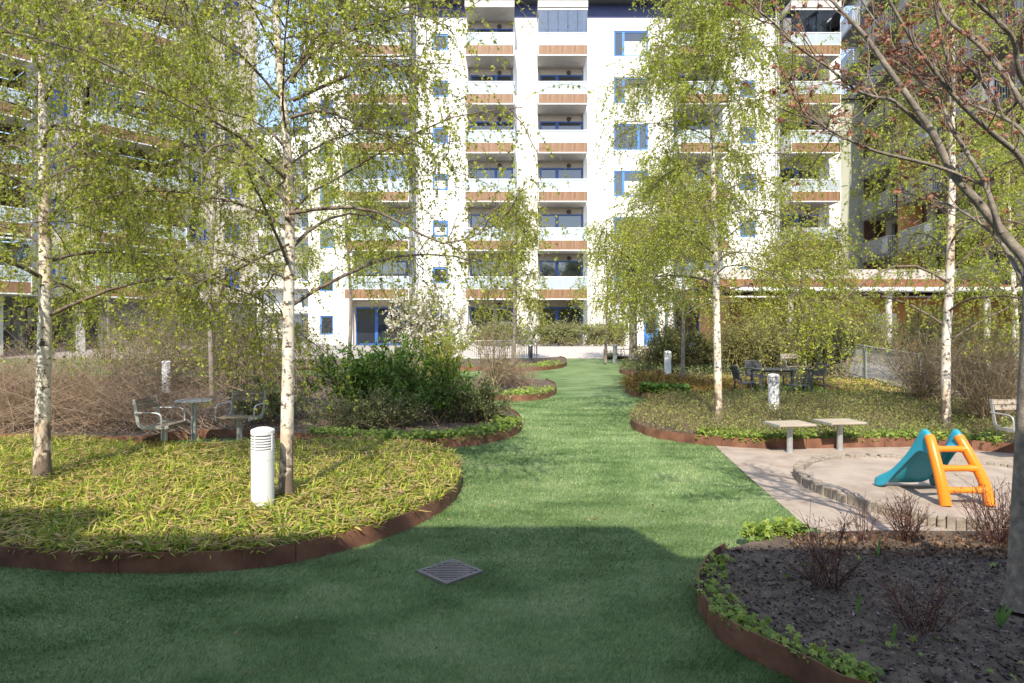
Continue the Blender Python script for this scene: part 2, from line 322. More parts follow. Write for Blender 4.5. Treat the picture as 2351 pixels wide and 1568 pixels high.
# ================================================================ SETTING
def sheet(name, x0, x1, ys, mat, dz=0., nx=2):
    xs = np.linspace(x0, x1, nx); V = np.array([(x, y, float(terr(y))+dz) for y in ys for x in xs]); n = nx
    Q = np.array([(j*n+i, j*n+i+1, (j+1)*n+i+1, (j+1)*n+i) for j in range(len(ys)-1) for i in range(n-1)])
    return tag(ob(name, npmesh(name, V, Q, mat)), kind='structure')
g = ob('ground', npmesh('ground', [(-1500, -1500, -.06), (1500, -1500, -.06), (1500, 1500, -.06), (-1500, 1500, -.06)], [(0, 1, 2, 3)], M['asphalt'])); tag(g, kind='structure')
sheet('lawn', -30, 12, [-12, 0, 6, 12, 13.5, 15, 18, 21, 27, 32.6], M['turf'])
sheet('side_path', 12, 40, [-12, 12, 15, 21, 33, 37.5, 60], M['asphalt'])
sheet('forecourt', -30, 12, [32.6, 33, 37.5, 41, 90], M['asphalt'])
sheet('rear_ground', -80, -30, [10, 12, 15, 21, 33, 37.5, 90], M['asphalt'])

def fill(poly, zf, step, mat, name, rough=0.):
    """soil or sand inside an outline, as a fine uneven sheet"""
    P = np.array(poly); lo, hi = P.min(0), P.max(0)
    xs = np.arange(lo[0], hi[0], step); ys = np.arange(lo[1], hi[1], step); gx, gy = np.meshgrid(xs, ys); Q = np.stack([gx.ravel(), gy.ravel()], 1)
    Q = Q + RNG.uniform(-.2, .2, Q.shape)*step; Q = Q[pip(Q, poly)]
    vs = [Vector(p) for p in poly]+[Vector(q) for q in Q]; n = len(poly)
    v, e, f, *_ = geometry.delaunay_2d_cdt(vs, [(i, (i+1) % n) for i in range(n)], [list(range(n))], 1, 1e-4)
    V = [(p.x, p.y, zf(p.y)+(random.uniform(-rough, rough) if rough else 0)) for p in v]
    me = bpy.data.meshes.new(name); me.from_pydata(V, [], [tuple(q) for q in f]); me.materials.append(mat); me.update()
    for p in me.polygons:
        if p.normal.z < 0: p.flip()
    me.polygons.foreach_set('use_smooth', np.ones(len(me.polygons), bool))
    return tag(ob(name, me), kind='structure')
BEDS = {}
def bed(key, front, rest, label, h=.16, soil=True, step=.3):
    """front: points of the steel edge on the ground; rest: points that close the outline out of sight"""
    fr = [(p.x, p.y) for p in cat(front, 8)]
    poly = fr + [tuple(p) for p in rest]; BEDS[key] = poly
    fill(poly, lambda y: float(terr(y))+h-.045, step, M['soil'], 'bed_soil', .015)
    root = empty('corten_edging', (fr[0][0], fr[0][1], float(terr(fr[0][1]))), 0, label, 'edging')
    acc = [0.]
    for a, b in zip(fr, fr[1:]): acc.append(acc[-1]+math.dist(a, b))
    tot = acc[-1]; n = max(1, round(tot/1.35)); fx = [p[0] for p in fr]; fy = [p[1] for p in fr]
    for i in range(n):
        s = np.linspace(tot*i/n+.003, tot*(i+1)/n-.003, 7); X = np.interp(s, acc, fx); Y = np.interp(s, acc, fy)
        mb = MB(); tx = np.gradient(X); ty = np.gradient(Y); l = np.hypot(tx, ty); nx_, ny_ = -ty/l*.005, tx/l*.005
        v = []
        for k in range(7):
            z0 = float(terr(Y[k]))-.04; z1 = z0+.04+h
            ox, oy = root.location[0], root.location[1]; oz = root.location[2]
            for (sx, zz) in ((-1, z0), (-1, z1), (1, z1), (1, z0)): v.append((X[k]+sx*nx_[k]-ox, Y[k]+sx*ny_[k]-oy, zz-oz))
        f = [(k*4+a, k*4+(a+1) % 4, (k+1)*4+(a+1) % 4, (k+1)*4+a) for k in range(6) for a in range(4)]+[(0, 1, 2, 3), (27, 26, 25, 24)]
        mb.add(v, f); mb.build('plate', M['corten'], root)
    return poly
def GG(L, dz=0): return [G(x, y, dz) for x, y in L]
bed('b1', [(-9, 7.6), (-7.2, 6.0), (-5.6, 5.35)]+GG([(0, 1300), (150, 1312), (330, 1316), (500, 1312), (650, 1297), (800, 1262), (900, 1230), (970, 1200), (1030, 1163), (1055, 1125), (1052, 1085), (1010, 1052), (900, 1036), (700, 1033), (500, 1040), (330, 1044)]),
    [(-6.9, 10.3), (-9.5, 10.4), (-10.5, 9)], 'rusty steel edge curving round the yellow strap-leaved bed in the foreground')
bed('b2', [(-8.6, 10.75)]+GG([(307, 1024), (380, 1014), (460, 1008), (550, 1006), (630, 1010), (690, 1016), (840, 1029), (950, 1031), (1050, 1027), (1130, 1016), (1180, 1001), (1197, 985), (1190, 966), (1165, 948)]),
    [(-1.2, 15.4), (-3.6, 15.9), (-5, 20.6), (-13, 21.5), (-19, 20), (-18, 12)], 'rusty steel edge in front of the green shrubs behind the chairs')
bed('b3', GG([(1060, 905), (1100, 914), (1147, 920), (1197, 921), (1236, 918), (1261, 912), (1276, 903), (1274, 890), (1253, 880)]), [(.2, 20.5), (-2, 20.8), (-9, 22), (-12, 20), (-6, 18.3)], 'rusty steel edge of the small bed with brown stems beside the lawn path')
bed('b4', GG([(1000, 848), (1082, 851), (1150, 853), (1224, 852), (1277, 847), (1300, 840), (1298, 829), (1285, 824)]), [(.5, 30), (-3, 30.5), (-12, 30), (-12, 25)], 'farthest rusty steel edge on the left, by the railing')
bed('r1', [(6.6, 2.45), (4, 2.3), (2.7, 2.62)]+GG([(1990, 1566), (1934, 1544), (1867, 1513), (1783, 1476), (1710, 1443), (1659, 1414), (1631, 1386), (1603, 1346), (1606, 1310), (1628, 1270), (1665, 1246)], .16),
    [(2.1, 5.5), (2.5, 5.68), (3.2, 5.7), (4.2, 5.68), (5.4, 5.5), (7, 5.5), (7.5, 4)], 'rusty steel edge curving round the dark bark mulch bed', step=.15)
bed('r2', GG([(1549, 924), (1510, 929), (1478, 940), (1456, 958), (1449, 978), (1470, 995), (1520, 1009), (1600, 1020), (1700, 1028), (1800, 1031), (2000, 1028), (2150, 1027), (2351, 1043)])+[(9.6, 9.6), (11, 9.4)],
    [(11.3, 12), (10.3, 15.6), (9, 16.2), (6, 16.1)], 'rusty steel edge behind the two stools')
bed('r3', GG([(1500, 873), (1447, 880), (1436, 893), (1442, 904), (1458, 911), (1492, 917), (1548, 921), (1620, 922)]), [(5.6, 16.6), (7, 18.8), (5.5, 20)], 'rusty steel edge of the bronze grass bed')
bed('r4', GG([(1440, 846), (1426, 850), (1424, 857), (1449, 863), (1500, 868), (1560, 872)]), [(7, 20.4), (11, 21.5), (10, 25.5), (5.5, 24.6)], 'short rusty steel edge under the far white bollard lamp')
bed('r5', GG([(1386, 818), (1392, 821), (1422, 824), (1470, 827), (1540, 830), (1620, 832)]), [(11.5, 27), (11.5, 31.9), (4.6, 31.9)], 'rusty steel edge nearest the white building')
bed('r6', [(9.6, 17.2), (9.0, 17.9), (8.9, 19), (9.3, 20.4)], [(11.6, 20.5), (11.2, 17)], 'low rusty steel edge behind the black chairs')
# sand playground
SAND = GG([(1636, 1018), (1665, 1046), (1712, 1090), (1770, 1140), (1850, 1208)])+[(3.2, 5.4), (12, 5.2), (12, 10.9), (8.3, 9.9)]+GG([(2150, 1022), (2000, 1023), (1800, 1026), (1700, 1023)])
fill(SAND, lambda y: .006, .2, M['sand'], 'sand', .004)
ringp = [(5.2+1.64*math.cos(a), 7.5+1.64*math.sin(a)) for a in np.linspace(0, 2*math.pi, 60)[:-1]]
fill(ringp, lambda y: .085, .12, M['sand'], 'sandpit_sand', .008)
# paving in front of the white building, slab by slab
pav = tag(ob('paving', MB().box(-4, 11.9, 32.7, 38.4, -.3, -.01).mesh('paving', M['asphalt'])), kind='structure')
for v in pav.data.vertices: v.co.z += float(terr(v.co.y))-.02
sl_m = MB().box(-.395, .395, -.345, .345, -.03, .012).mesh('slab', M['paving'])
for r in range(7):
    yc = 33.1+r*.72
    for i in range(19):
        xc = -3.4+i*.81+(r % 2)*.3
        if xc > 11.5: continue
        o = ob('slab', sl_m, pav, (xc, yc, float(terr(yc))+random.uniform(-.003, .003)+.004)); o.rotation_euler = (math.atan((float(terr(yc+.3))-float(terr(yc-.3)))/.6), 0, random.uniform(-.006, .006))

# ================================================================ BUILDINGS
def wall_holes(mb, x0, x1, z0, z1, holes, y=0., depth=.2):
    """front face at y (outward = -y) with openings and their reveals"""
    xs = sorted({x0, x1, *[h[0] for h in holes], *[h[1] for h in holes]}); zs = sorted({z0, z1, *[h[2] for h in holes], *[h[3] for h in holes]})
    for a, b in zip(xs, xs[1:]):
        for c, d in zip(zs, zs[1:]):
            mx_, mz = (a+b)/2, (c+d)/2
            if any(h[0] < mx_ < h[1] and h[2] < mz < h[3] for h in holes): continue
            mb.quad((a, y, c), (b, y, c), (b, y, d), (a, y, d))
    for (a, b, c, d) in holes:
        y2 = y+depth
        mb.quad((a, y, c), (a, y2, c), (b, y2, c), (b, y, c)); mb.quad((a, y, d), (b, y, d), (b, y2, d), (a, y2, d))
        mb.quad((a, y, c), (a, y, d), (a, y2, d), (a, y2, c)); mb.quad((b, y, c), (b, y2, c), (b, y2, d), (b, y, d))
def frame_mesh(name, wd, ht, mulls, mat, t=.09, dep=.07, wide=.2):
    mb = MB(); mb.box(0, wd, 0, dep, ht-t, ht); mb.box(0, wd, 0, dep, 0, t); mb.box(0, t, 0, dep, t, ht-t); mb.box(wd-t, wd, 0, dep, t, ht-t)
    for m in mulls: mb.box(m-wide/2, m+wide/2, -.004, dep-.01, t, ht-t)
    return mb.mesh(name, mat)
def pane_mesh(wd, ht, mat, name='pane'): return MB().quad((0, 0, 0), (wd, 0, 0), (wd, 0, ht), (0, 0, ht)).mesh(name, mat)
_wc = {}
def window(parent, x, z, wd, ht, mulls=(), mat='blue', y=.1, name='window', curtain=False, t=.09, wide=.2):
    k = (round(wd, 2), round(ht, 2), tuple(mulls), mat, t, wide)
    if k not in _wc:
        ed = [t]+[e for m in mulls for e in (m-wide/2, m+wide/2)]+[wd-t]
        _wc[k] = (frame_mesh(name, wd, ht, mulls, M[mat], t, wide=wide), [(ed[i], pane_mesh(ed[i+1]-ed[i], ht-2*t, M['pane'])) for i in range(0, len(ed), 2)], [(ed[i], pane_mesh(ed[i+1]-ed[i], (ht-2*t)*.62, M['curtain'], 'curtain')) for i in range(0, len(ed), 2)])
    fm, ps, cs = _wc[k]; o = ob(name, fm, parent, (x, y, z))
    for px, pmh in ps: ob('pane', pmh, o, (px, .045, t))
    if curtain: ob('blind', cs[-1][1], o, (cs[-1][0], .038, t))
    return o
ST = 2.954
def balcony_meshes(wd, dep, glazed):
    """slab, wood apron, frosted panels and rails; local x along the front, y=0 at the wall, front at y=-dep, z=0 at the underside"""
    d = {}
    d['balcony'] = MB().box(0, wd, -dep+.05, .24, .0, .2).mesh('balcony', M['concrete'])
    fr = MB(); fr.box(-.02, wd+.02, -dep-.02, -dep+.04, -.03, .03); fr.box(-.02, wd+.02, -dep-.02, -dep+.04, 1.31, 1.37); fr.box(0, wd, -dep-.01, -dep+.03, .60, .64)
    for x in (-.02, wd-.02): fr.box(x, x+.04, -dep-.015, -dep+.02, .03, 1.31)
    fr.box(wd*.5-.02, wd*.5+.02, -dep-.012, -dep+.02, .64, 1.31)
    for x in (-.02, wd-.02): fr.box(x, x+.04, -dep+.04, 0, 1.33, 1.365); fr.box(x, x+.04, -dep+.04, 0, .605, .635)
    d['rail'] = fr.mesh('rail', M['whitemetal'])
    n = 4; d['wood'] = MB().box(.006, wd/n-.006, 0, .03, .035, .595).mesh('wood_panel', M['cladwood'])
    d['glass'] = MB().box(.03, wd/2-.03, 0, .012, .645, 1.305).mesh('glass_panel', M['frost'])
    d['side'] = MB().box(0, .02, -dep+.06, -.02, .035, .6).mesh('side_panel', M['pinkish'])
    d['sideg'] = MB().box(0, .012, -dep+.06, -.02, .645, 1.32).mesh('side_glass', M['frost'])
    gz = MB(); gz.box(-.02, wd+.02, -dep-.02, -dep+.05, 2.72, 2.80); d['gzframe'] = gz.mesh('glazing_frame', M['whitemetal'])
    d['gz'] = MB().box(.012, wd/5-.012, 0, .01, 1.375, 2.715).mesh('glazing_pane', M['clear'])
    d['gzs'] = MB().box(0, .01, -dep+.05, -.03, 1.375, 2.715).mesh('glazing_pane', M['clear'])
    return d
_bc = {}
def balcony(parent, x, z, wd, dep, glazed=False, wood=True):
    k = (round(wd, 2), round(dep, 2))
    if k not in _bc: _bc[k] = balcony_meshes(wd, dep, glazed)
    d = _bc[k]; b = ob('balcony', d['balcony'], parent, (x, 0, z)); ob('rail', d['rail'], b)
    for i in range(4): ob('wood_panel', d['wood'], b, (wd/4*i, -dep, 0))
    for i in range(2): ob('glass_panel', d['glass'], b, (wd/2*i, -dep+.005, 0))
    for sx in (0, wd-.02): ob('side_panel', d['side'], b, (sx, 0, 0)); ob('side_glass', d['sideg'], b, (sx+.004, 0, 0))
    if glazed:
        ob('glazing_frame', d['gzframe'], b)
        for i in range(5): ob('glazing_pane', d['gz'], b, (wd/5*i, -dep+.005, 0))
        for sx in (0, wd-.01): ob('glazing_pane', d['gzs'], b, (sx, 0, 0))
    return b
lampm = MB().lathe([(.14, 0), (.13, .05), (.09, .1), (.0, .13)], 12).mesh('wall_lamp', M['darkmetal'])
# ---- the white apartment block straight ahead
YB, YF = 40.8, 39.0; SB, SF = F/YB, F/YF
wb = empty('white_apartment_building', (0, YB, .6), 0, 'white apartment block with blue windows and wood-fronted balconies straight ahead', 'building')
def wx(px): return (px-CX)/SB
def fxx(px): return (px-CX)/SF
zc = lambda z: z-.6
WT = 21.56
cols = [(791, 938, 'A'), (1068, 1180, 'B'), (1236, 1349, 'C'), (1561, 1674, 'D'), (1817, 1930, 'E')]
ZB = [3.70+ST*k for k in range(6)]             # underside of the balconies
holes = []; logs = []
for a, b, k in cols:
    x0, x1 = fxx(a)+.05, fxx(b)-.05
    if k == 'E': x1 -= .35
    holes.append((x0, x1, zc(.6), zc(WT))); logs.append((x0, x1, k))
for k in range(7):
    zf = .86+ST*k
    holes.append((wx(993), wx(1029), zc(zf+.95), zc(zf+2.0)))
    holes.append((wx(1699), wx(1735), zc(zf+.95), zc(zf+2.0)))
    if k > 0: holes.append((wx(1409), wx(1488), zc(zf+.55), zc(zf+2.2)))
holes.append((wx(1478), wx(1512), zc(.86), zc(3.05)))
XL, XR = -10.8, 20.8
mb = MB(); wall_holes(mb, XL, XR, 0, zc(WT), holes, 0, .3); mb.quad((XR, 0, 0), (XR, 12, 0), (XR, 12, zc(WT)), (XR, 0, zc(WT))); mb.quad((XL, 12, 0), (XL, 0, 0), (XL, 0, zc(WT)), (XL, 12, zc(WT)))
mb.build('wall', M['plaster'], wb)
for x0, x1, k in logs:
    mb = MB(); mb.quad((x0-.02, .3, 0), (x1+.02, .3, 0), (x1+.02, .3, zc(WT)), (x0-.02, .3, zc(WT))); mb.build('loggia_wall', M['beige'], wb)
for k in range(7):
    zf = .86+ST*k
    window(wb, wx(993)+.01, zc(zf+.96), wx(1029)-wx(993)-.02, 1.03, (), 'midblue', .05, t=.11, curtain=k in (2, 3))
    window(wb, wx(1699)+.01, zc(zf+.96), wx(1735)-wx(1699)-.02, 1.03, (), 'midblue', .05, t=.11)
    if k > 0:
        wd = wx(1488)-wx(1409)-.02
        window(wb, wx(1409)+.01, zc(zf+.56), wd, 1.63, ((wd*.72,) if k in (2, 4) else (wd*.28,)), 'midblue', .05, wide=.16, curtain=k in (5, 6, 3))
    for x0, x1, c in logs:
        wd = 2.70 if c != 'A' else 3.3; xo = x0+.14 if c != 'E' else x0+.08
        o = window(wb, xo, zc(zf+.02), wd, 2.40, ((wd*.40,) if c in 'CEA' else (wd*.60,)), 'blue', .22, 'balcony_door', curtain=(k+ord(c)) % 3 == 0)
        ob('wall_lamp', lampm, wb, (xo+wd*.68, .27, zc(zf+2.58))).rotation_euler = (math.radians(90), 0, 0)
for a, b, c in cols:
    wd = fxx(b)-fxx(a)
    for k in range(6):
        balcony(wb, fxx(a), zc(ZB[k]), wd, YB-YF, glazed=(c == 'A' and k in (5, 4, 2)) or (k == 5 and c in 'CE'))
    MB().box(fxx(a)-.03, fxx(b)+.03, -(YB-YF)-.05, 0, zc(21.35), zc(21.75)).build('balcony_canopy', M['concrete'], wb)
MB().box(XL-.1, XR+.1, .14, 11.8, zc(WT+.02), zc(22.5)).build('attic_band', M['navy'], wb)
mb = MB(); mb.box(XL-.5, XR+.5, -.6, 12.4, zc(22.5), zc(22.62)); mb.box(XL-.5, XR+.5, -.25, 12.2, zc(22.62), zc(23.3)); rf = mb.build('roof', M['roof'], wb)
mb = MB(); mb.tube([(XL-.5, -.62, zc(22.56)), (XR+.5, -.62, zc(22.56))], .08, 8); mb.build('gutter', M['darkmetal'], rf)
for px, r in ((949, .11), (958, .06), (1781, .07), (1786, .04)):
    MB().tube([(wx(px), -.12, zc(.8)), (wx(px), -.12, zc(22.3))], r, 10).build('downpipe', M['railgrey' if r < .1 else 'concrete'], wb)
dr = window(wb, wx(1478)+.01, zc(.87), wx(1512)-wx(1478)-.02, 2.15, (), 'midblue', .1, 'door', t=.14)
MB().box(.1, .84, -.03, .0, .1, .75).build('kick_panel', M['midblue'], dr)
# lower wing of the same kind to the left of it
lw = empty('white_side_wing', (-11.0, 44, .6), 0, 'narrow white wing with a lower roof left of the white apartment block', 'building')
hl = [(-2.1, -1.2, .9+ST*k, 2.2+ST*k) for k in range(7)]
mb = MB(); wall_holes(mb, -2.9, .2, 0, 21.2, hl, 0, .2); mb.quad((-2.9, 9, 0), (-2.9, 0, 0), (-2.9, 0, 21.2), (-2.9, 9, 21.2)); mb.build('wall', M['plaster'], lw)
for h in hl: window(lw, h[0]+.01, h[2]+.01, .88, 1.28, (), 'midblue', .08)
MB().box(-3.2, .2, -.3, 9.2, 21.2, 21.55).build('roof', M['roof'], lw)
# far block in the gap
fb = empty('far_white_building', (-26, 76, .6), 0, 'distant white block with long railed balconies seen in the gap between buildings', 'building')
hf = [(1.2+3.4*i, 2.8+3.4*i, .9+3*k, 2.4+3*k) for i in range(5) for k in range(8)]
mb = MB(); wall_holes(mb, -6, 18, 0, 24.5, hf, 0, .2); mb.build('wall', M['plaster'], fb)
for h in hf: window(fb, h[0]+.02, h[2]+.02, 1.56, 1.46, (), 'midblue', .1)
MB().box(-6.4, 18.4, -.4, 9, 24.5, 25.0).build('roof', M['roof'], fb)
for k in range(1, 8):
    MB().box(-4, 16, -1.6, 0, 3*k-.1, 3*k+.1).build('gallery_slab', M['concrete'], fb)
    mb = MB(); mb.box(-4, 16, -1.6, -1.55, 3*k+1.0, 3*k+1.06)
    for i in range(100): mb.box(-4+.2*i, -3.97+.2*i, -1.6, -1.57, 3*k+.1, 3*k+1.0)
    mb.build('railing', M['railgrey'], fb)
# ---- left building: local x along its front (towards the far end), outward = -y
def local(p0, p1):
    return math.atan2(p1[1]-p0[1], p1[0]-p0[0])
pA, pB = (-17.4, 44.0), (-36.0, 20.2)
LL = math.dist(pA, pB)
lb = empty('left_apartment_building', (pB[0], pB[1], .55), local(pB, pA), 'tall beige apartment block with open ground floor behind the birches', 'building')
S0 = 3.1
bays = []
x = LL
hl = []; lw_h = []
# bays from the far end: window wall, loggia bay, window wall ...
xs = []; x = LL-.6
seq = [('w', 4.6), ('l', 5.2), ('w', 2.6), ('l', 5.2), ('w', 2.6), ('l', 5.2), ('w', 4)]
for kd, wd in seq:
    xs.append((kd, x-wd, x)); x -= wd
for kd, a, b in xs:
    for k in range(9):
        z = S0+ST*k
        if kd == 'l': hl.append((a, b, z+.25, z+ST-.05))
        else:
            nn = 2 if b-a > 4 else 1
            for j in range(nn):
                c = a+(b-a)*(j+.5)/nn; hl.append((c-.55, c+.55, z+.95, z+2.3)); lw_h.append((c-.55, z+.95))
HB = S0+ST*9
mb = MB(); wall_holes(mb, 0, LL, S0, HB+.6, hl, 0, .25)
mb.quad((LL, 0, 0), (LL, 10, 0), (LL, 10, HB+.6), (LL, 0, HB+.6)); mb.quad((0, 0, S0), (LL, 0, S0), (LL, 3.6, S0), (0, 3.6, S0)); mb.build('wall', M['pinkish'], lb)
for (x_, z_) in lw_h: window(lb, x_+.01, z_+.01, 1.08, 1.33, (.5,), 'blue', .1, wide=.1, curtain=random.random() < .4)
mb = MB(); mb.box(0, LL, -.06, 0, S0-.02, S0+.55); mb.build('fascia', M['beige'], lb)
for kd, a, b in xs:
    if kd != 'l': continue
    mb = MB()
    for k in range(9):
        z = S0+ST*k; mb.box(a, b, .25, 2.4, z+.05, z+.25); mb.quad((a, 2.4, z+.25), (b, 2.4, z+.25), (b, 2.4, z+ST), (a, 2.4, z+ST)); mb.quad((a, .25, z+.25), (a, 2.4, z+.25), (a, 2.4, z+ST), (a, .25, z+ST)); mb.quad((b, .25, z+.25), (b, .25, z+ST), (b, 2.4, z+ST), (b, 2.4, z+.25))
    mb.build('loggia', M['brownwood'], lb)
    for k in range(9):
        z = S0+ST*k
        window(lb, a+1.0, z+.3, 2.4, 2.2, (1.2,), 'darkmetal', 2.3, 'balcony_door')
        balcony(lb, a+.15, z+.02, b-a-.3, 1.3, glazed=(k*3+int(a)) % 4 == 0)
mb = MB(); mb.quad((0, 3.6, 0), (LL, 3.6, 0), (LL, 3.6, S0), (0, 3.6, S0)); mb.build('ground_floor_wall', M['darkplaster'], lb)
MB().box(LL-9.5, LL, .02, 3.5, 0, S0-.05).build('brick_base', M['brick'], lb)
for i in range(8): window(lb, 2+i*2.3, .05, 1.7, 2.6, (.85,), 'darkmetal', 3.52, 'shop_window', wide=.1)
cm = MB().box(-.22, .22, -.22, .22, 0, S0-.02).mesh('column', M['concrete'])
for x_ in (LL-10.5, LL-14.2, LL-18, LL-22, LL-26): ob('column', cm, lb, (x_, .3, 0))
MB().box(-.3, LL+.3, -.3, 10, HB+.6, HB+.9).build('roof', M['roof'], lb)
# ---- right building: railings with upright bars
def rail_balcony_meshes(wd, dep):
    d = {'balcony': MB().box(0, wd, -dep, 0, 0, .22).mesh('balcony', M['darkplaster'])}
    mb = MB(); h = 1.15; t = .05
    mb.box(0, wd, -dep, -dep+t, h+.17, h+.22); mb.box(0, t, -dep+t, 0, h+.17, h+.22); mb.box(wd-t, wd, -dep+t, 0, h+.17, h+.22)
    mb.box(0, wd, -dep, -dep+.03, .28, .31)
    n = int(wd/.115)
    for i in range(n+1):
        x = .01+i*(wd-.05)/n; mb.box(x, x+.026, -dep+.006, -dep+.032, .31, h+.17)
    n = int(dep/.115)
    for i in range(1, n):
        y = -dep+i*dep/n
        for x in (.012, wd-.038): mb.box(x, x+.026, y, y+.026, .22, h+.17)
    d['railing'] = mb.mesh('railing', M['railgrey']); return d
pC, pD = (27.6, 52.0), (23.2, 22.0)
RLn = math.dist(pC, pD)
rb = empty('right_apartment_building', (pC[0], pC[1], .6), local(pC, pD), 'tall shaded apartment block with barred balcony railings on the right', 'building')
rbm = rail_balcony_meshes(4.2, 1.75); rh = []; dk = []
bx0 = [.4, 6.4, 12.2, 18.0, 23.8]
HR = 3.2+ST*8
for b0 in bx0:
    for k in range(8):
        z = 3.2+ST*k; rh.append((b0+.5, b0+3.6, z+.1, z+2.5)); dk.append((b0, z))
mb = MB(); wall_holes(mb, 0, RLn, 0, HR+.7, rh, 0, .3); mb.quad((0, 10, 0), (0, 0, 0), (0, 0, HR+.7), (0, 10, HR+.7)); mb.quad((RLn, 0, 0), (RLn, 10, 0), (RLn, 10, HR+.7), (RLn, 0, HR+.7)); mb.build('wall', M['concrete'], rb)
for b0, z in dk:
    window(rb, b0+.51, z+.11, 3.08, 2.38, (1.1, 2.1), 'darkmetal', .2, 'balcony_door', wide=.1, curtain=random.random() < .3)
    o = ob('balcony', rbm['balcony'], rb, (b0, 0, z-.15)); ob('railing', rbm['railing'], o)
for i, b0 in enumerate(bx0):
    MB().box(b0+4.35, b0+4.9, -1.2, 0, 0, HR).build('wood_screen', M['brownwood' if i != 1 else 'orange_wood'], rb)
    MB().box(b0+4.95, b0+5.5, -.03, 0, 3, HR).build('brown_cladding', M['brownwood'], rb)
    for k in (1, 3, 6):
        MB().box(b0+3.2, b0+4.1, -1.73, -1.70, 3.2+ST*k+.1, 3.2+ST*k+1.1).build('white_screen', M['plaster'], rb)
MB().box(-.3, RLn+.3, -.6, 10, HR+.7, HR+1).build('roof', M['roof'], rb)
# sage green block between them
sg = empty('sage_building', (21.6, 47, .6), 0, 'slim sage green wall with narrow dark windows right of the white block', 'building')
hs = [(.5, 1.15, 1+ST*k, 2.9+ST*k) for k in range(6)]
mb = MB(); wall_holes(mb, 0, 5.5, 0, 18, hs, 0, .2); mb.build('wall', M['sage'], sg)
for h in hs: window(sg, h[0]+.01, h[2]+.01, .63, 1.88, (), 'darkmetal', .1, t=.06)
MB().box(-.2, 5.7, -.3, 6, 18, 18.3).build('roof', M['roof'], sg)
# ---- low pavilion with planted roof
pv = empty('low_pavilion', (16.5, 28, .4), 0, 'low ochre-boarded pavilion with red planted roof behind the hedge', 'building')
zz = lambda z: z-.4
for i in range(60):
    if i == 0: bm_ = MB().box(0, .236, 0, .03, 0, zz(3.3)).mesh('board', M['ochre'])
    ob('board', bm_, pv, (-6.5+i*.24, 1.6, 0)).location.y += (i % 3)*.004
MB().box(-6.5, 8, 1.64, 6.4, 0, zz(3.35)).build('wall', M['ochre'], pv)
mb = MB(); mb.add([(-7.2, -.5, zz(3.66)), (9, -.5, zz(3.66)), (9, 5, zz(4.45)), (-7.2, 5, zz(4.45)), (-7.2, -.5, zz(3.5)), (9, -.5, zz(3.5)), (9, 5, zz(4.2)), (-7.2, 5, zz(4.2))], [(0, 1, 2, 3), (7, 6, 5, 4), (0, 4, 5, 1), (3, 2, 6, 7), (0, 3, 7, 4), (1, 5, 6, 2)])
pr = mb.build('roof', pm('red_sedum', [(.16, .05, .03), (.26, .09, .05), (.2, .12, .06)], 3, .95, .8, 40), pv)
MB().box(-7.2, 9, -.56, -.5, zz(3.47), zz(3.68)).build('eave', M['whitemetal'], pr); MB().tube([(-7.2, -.62, zz(3.56)), (9, -.62, zz(3.56))], .07, 8).build('gutter', M['whitemetal'], pr)
MB().box(-7.2, 9, 5.02, 5.2, zz(3.6), zz(4.95)).build('parapet', M['concrete'], pv)
pc = MB().tube([(0, 0, 0), (0, 0, zz(3.3))], .13, 12).lathe([(.13, 0), (.2, .16)], 12, (0, 0, zz(3.3))).mesh('column', M['concrete'])
for px in (1814, 2040, 2266): ob('column', pc, pv, ((px-CX)*27.7/F-16.5, -.3, 0))
MB().box(0, .55, -.12, 0, 0, .22).build('wall_lamp', M['whitemetal'], pv, ((1890-CX)*29.5/F-16.5, 1.58, zz(3.0)))
MB().box(0, 1.1, -.03, .02, 0, .7).build('window', M['pane'], pv, ((2005-CX)*29.5/F-16.5, 1.58, zz(1.9)))
# ---- building behind the viewer: its uneven parapet shades the foreground
bb = empty('rear_building', (0, -3.1, 0), 0, 'beige block behind the viewpoint whose roof edge shades the lawn', 'building')
def para(xs_, ys_):
    t_ = ys_+3.1; return xs_-LX*t_, t_*math.tan(SUN_EL)*math.hypot(LX, 1)
prof = [(-30, 6.3), (-3.75, 6.35), (-3.55, 5.55), (-1.25, 5.6), (-1.1, 6.2), (1.12, 6.2), (1.42, 5.36), (30, 5.3)]
mb = MB(); up = [para(a, b) for a, b in prof]
for (a, za), (b, zb) in zip(up, up[1:]):
    mb.quad((b, 0, 0), (a, 0, 0), (a, 0, za), (b, 0, zb)); mb.quad((a, -.4, 0), (b, -.4, 0), (b, -.4, zb), (a, -.4, za)); mb.quad((a, 0, za), (a, -.4, za), (b, -.4, zb), (b, 0, zb))
mb.build('wall', M['beige'], bb)
MB().box(-30, 28, -8, -.4, 7.2, 7.4).build('roof', M['roof'], bb)
for i in range(12):
    for k in range(2):
        o = window(bb, -22+i*4, 1+3*k, 1.6, 1.5, (.8,), 'midblue', .0, wide=.1); o.rotation_euler = (0, 0, math.pi); o.location.x += 1.6; o.location.y = .05
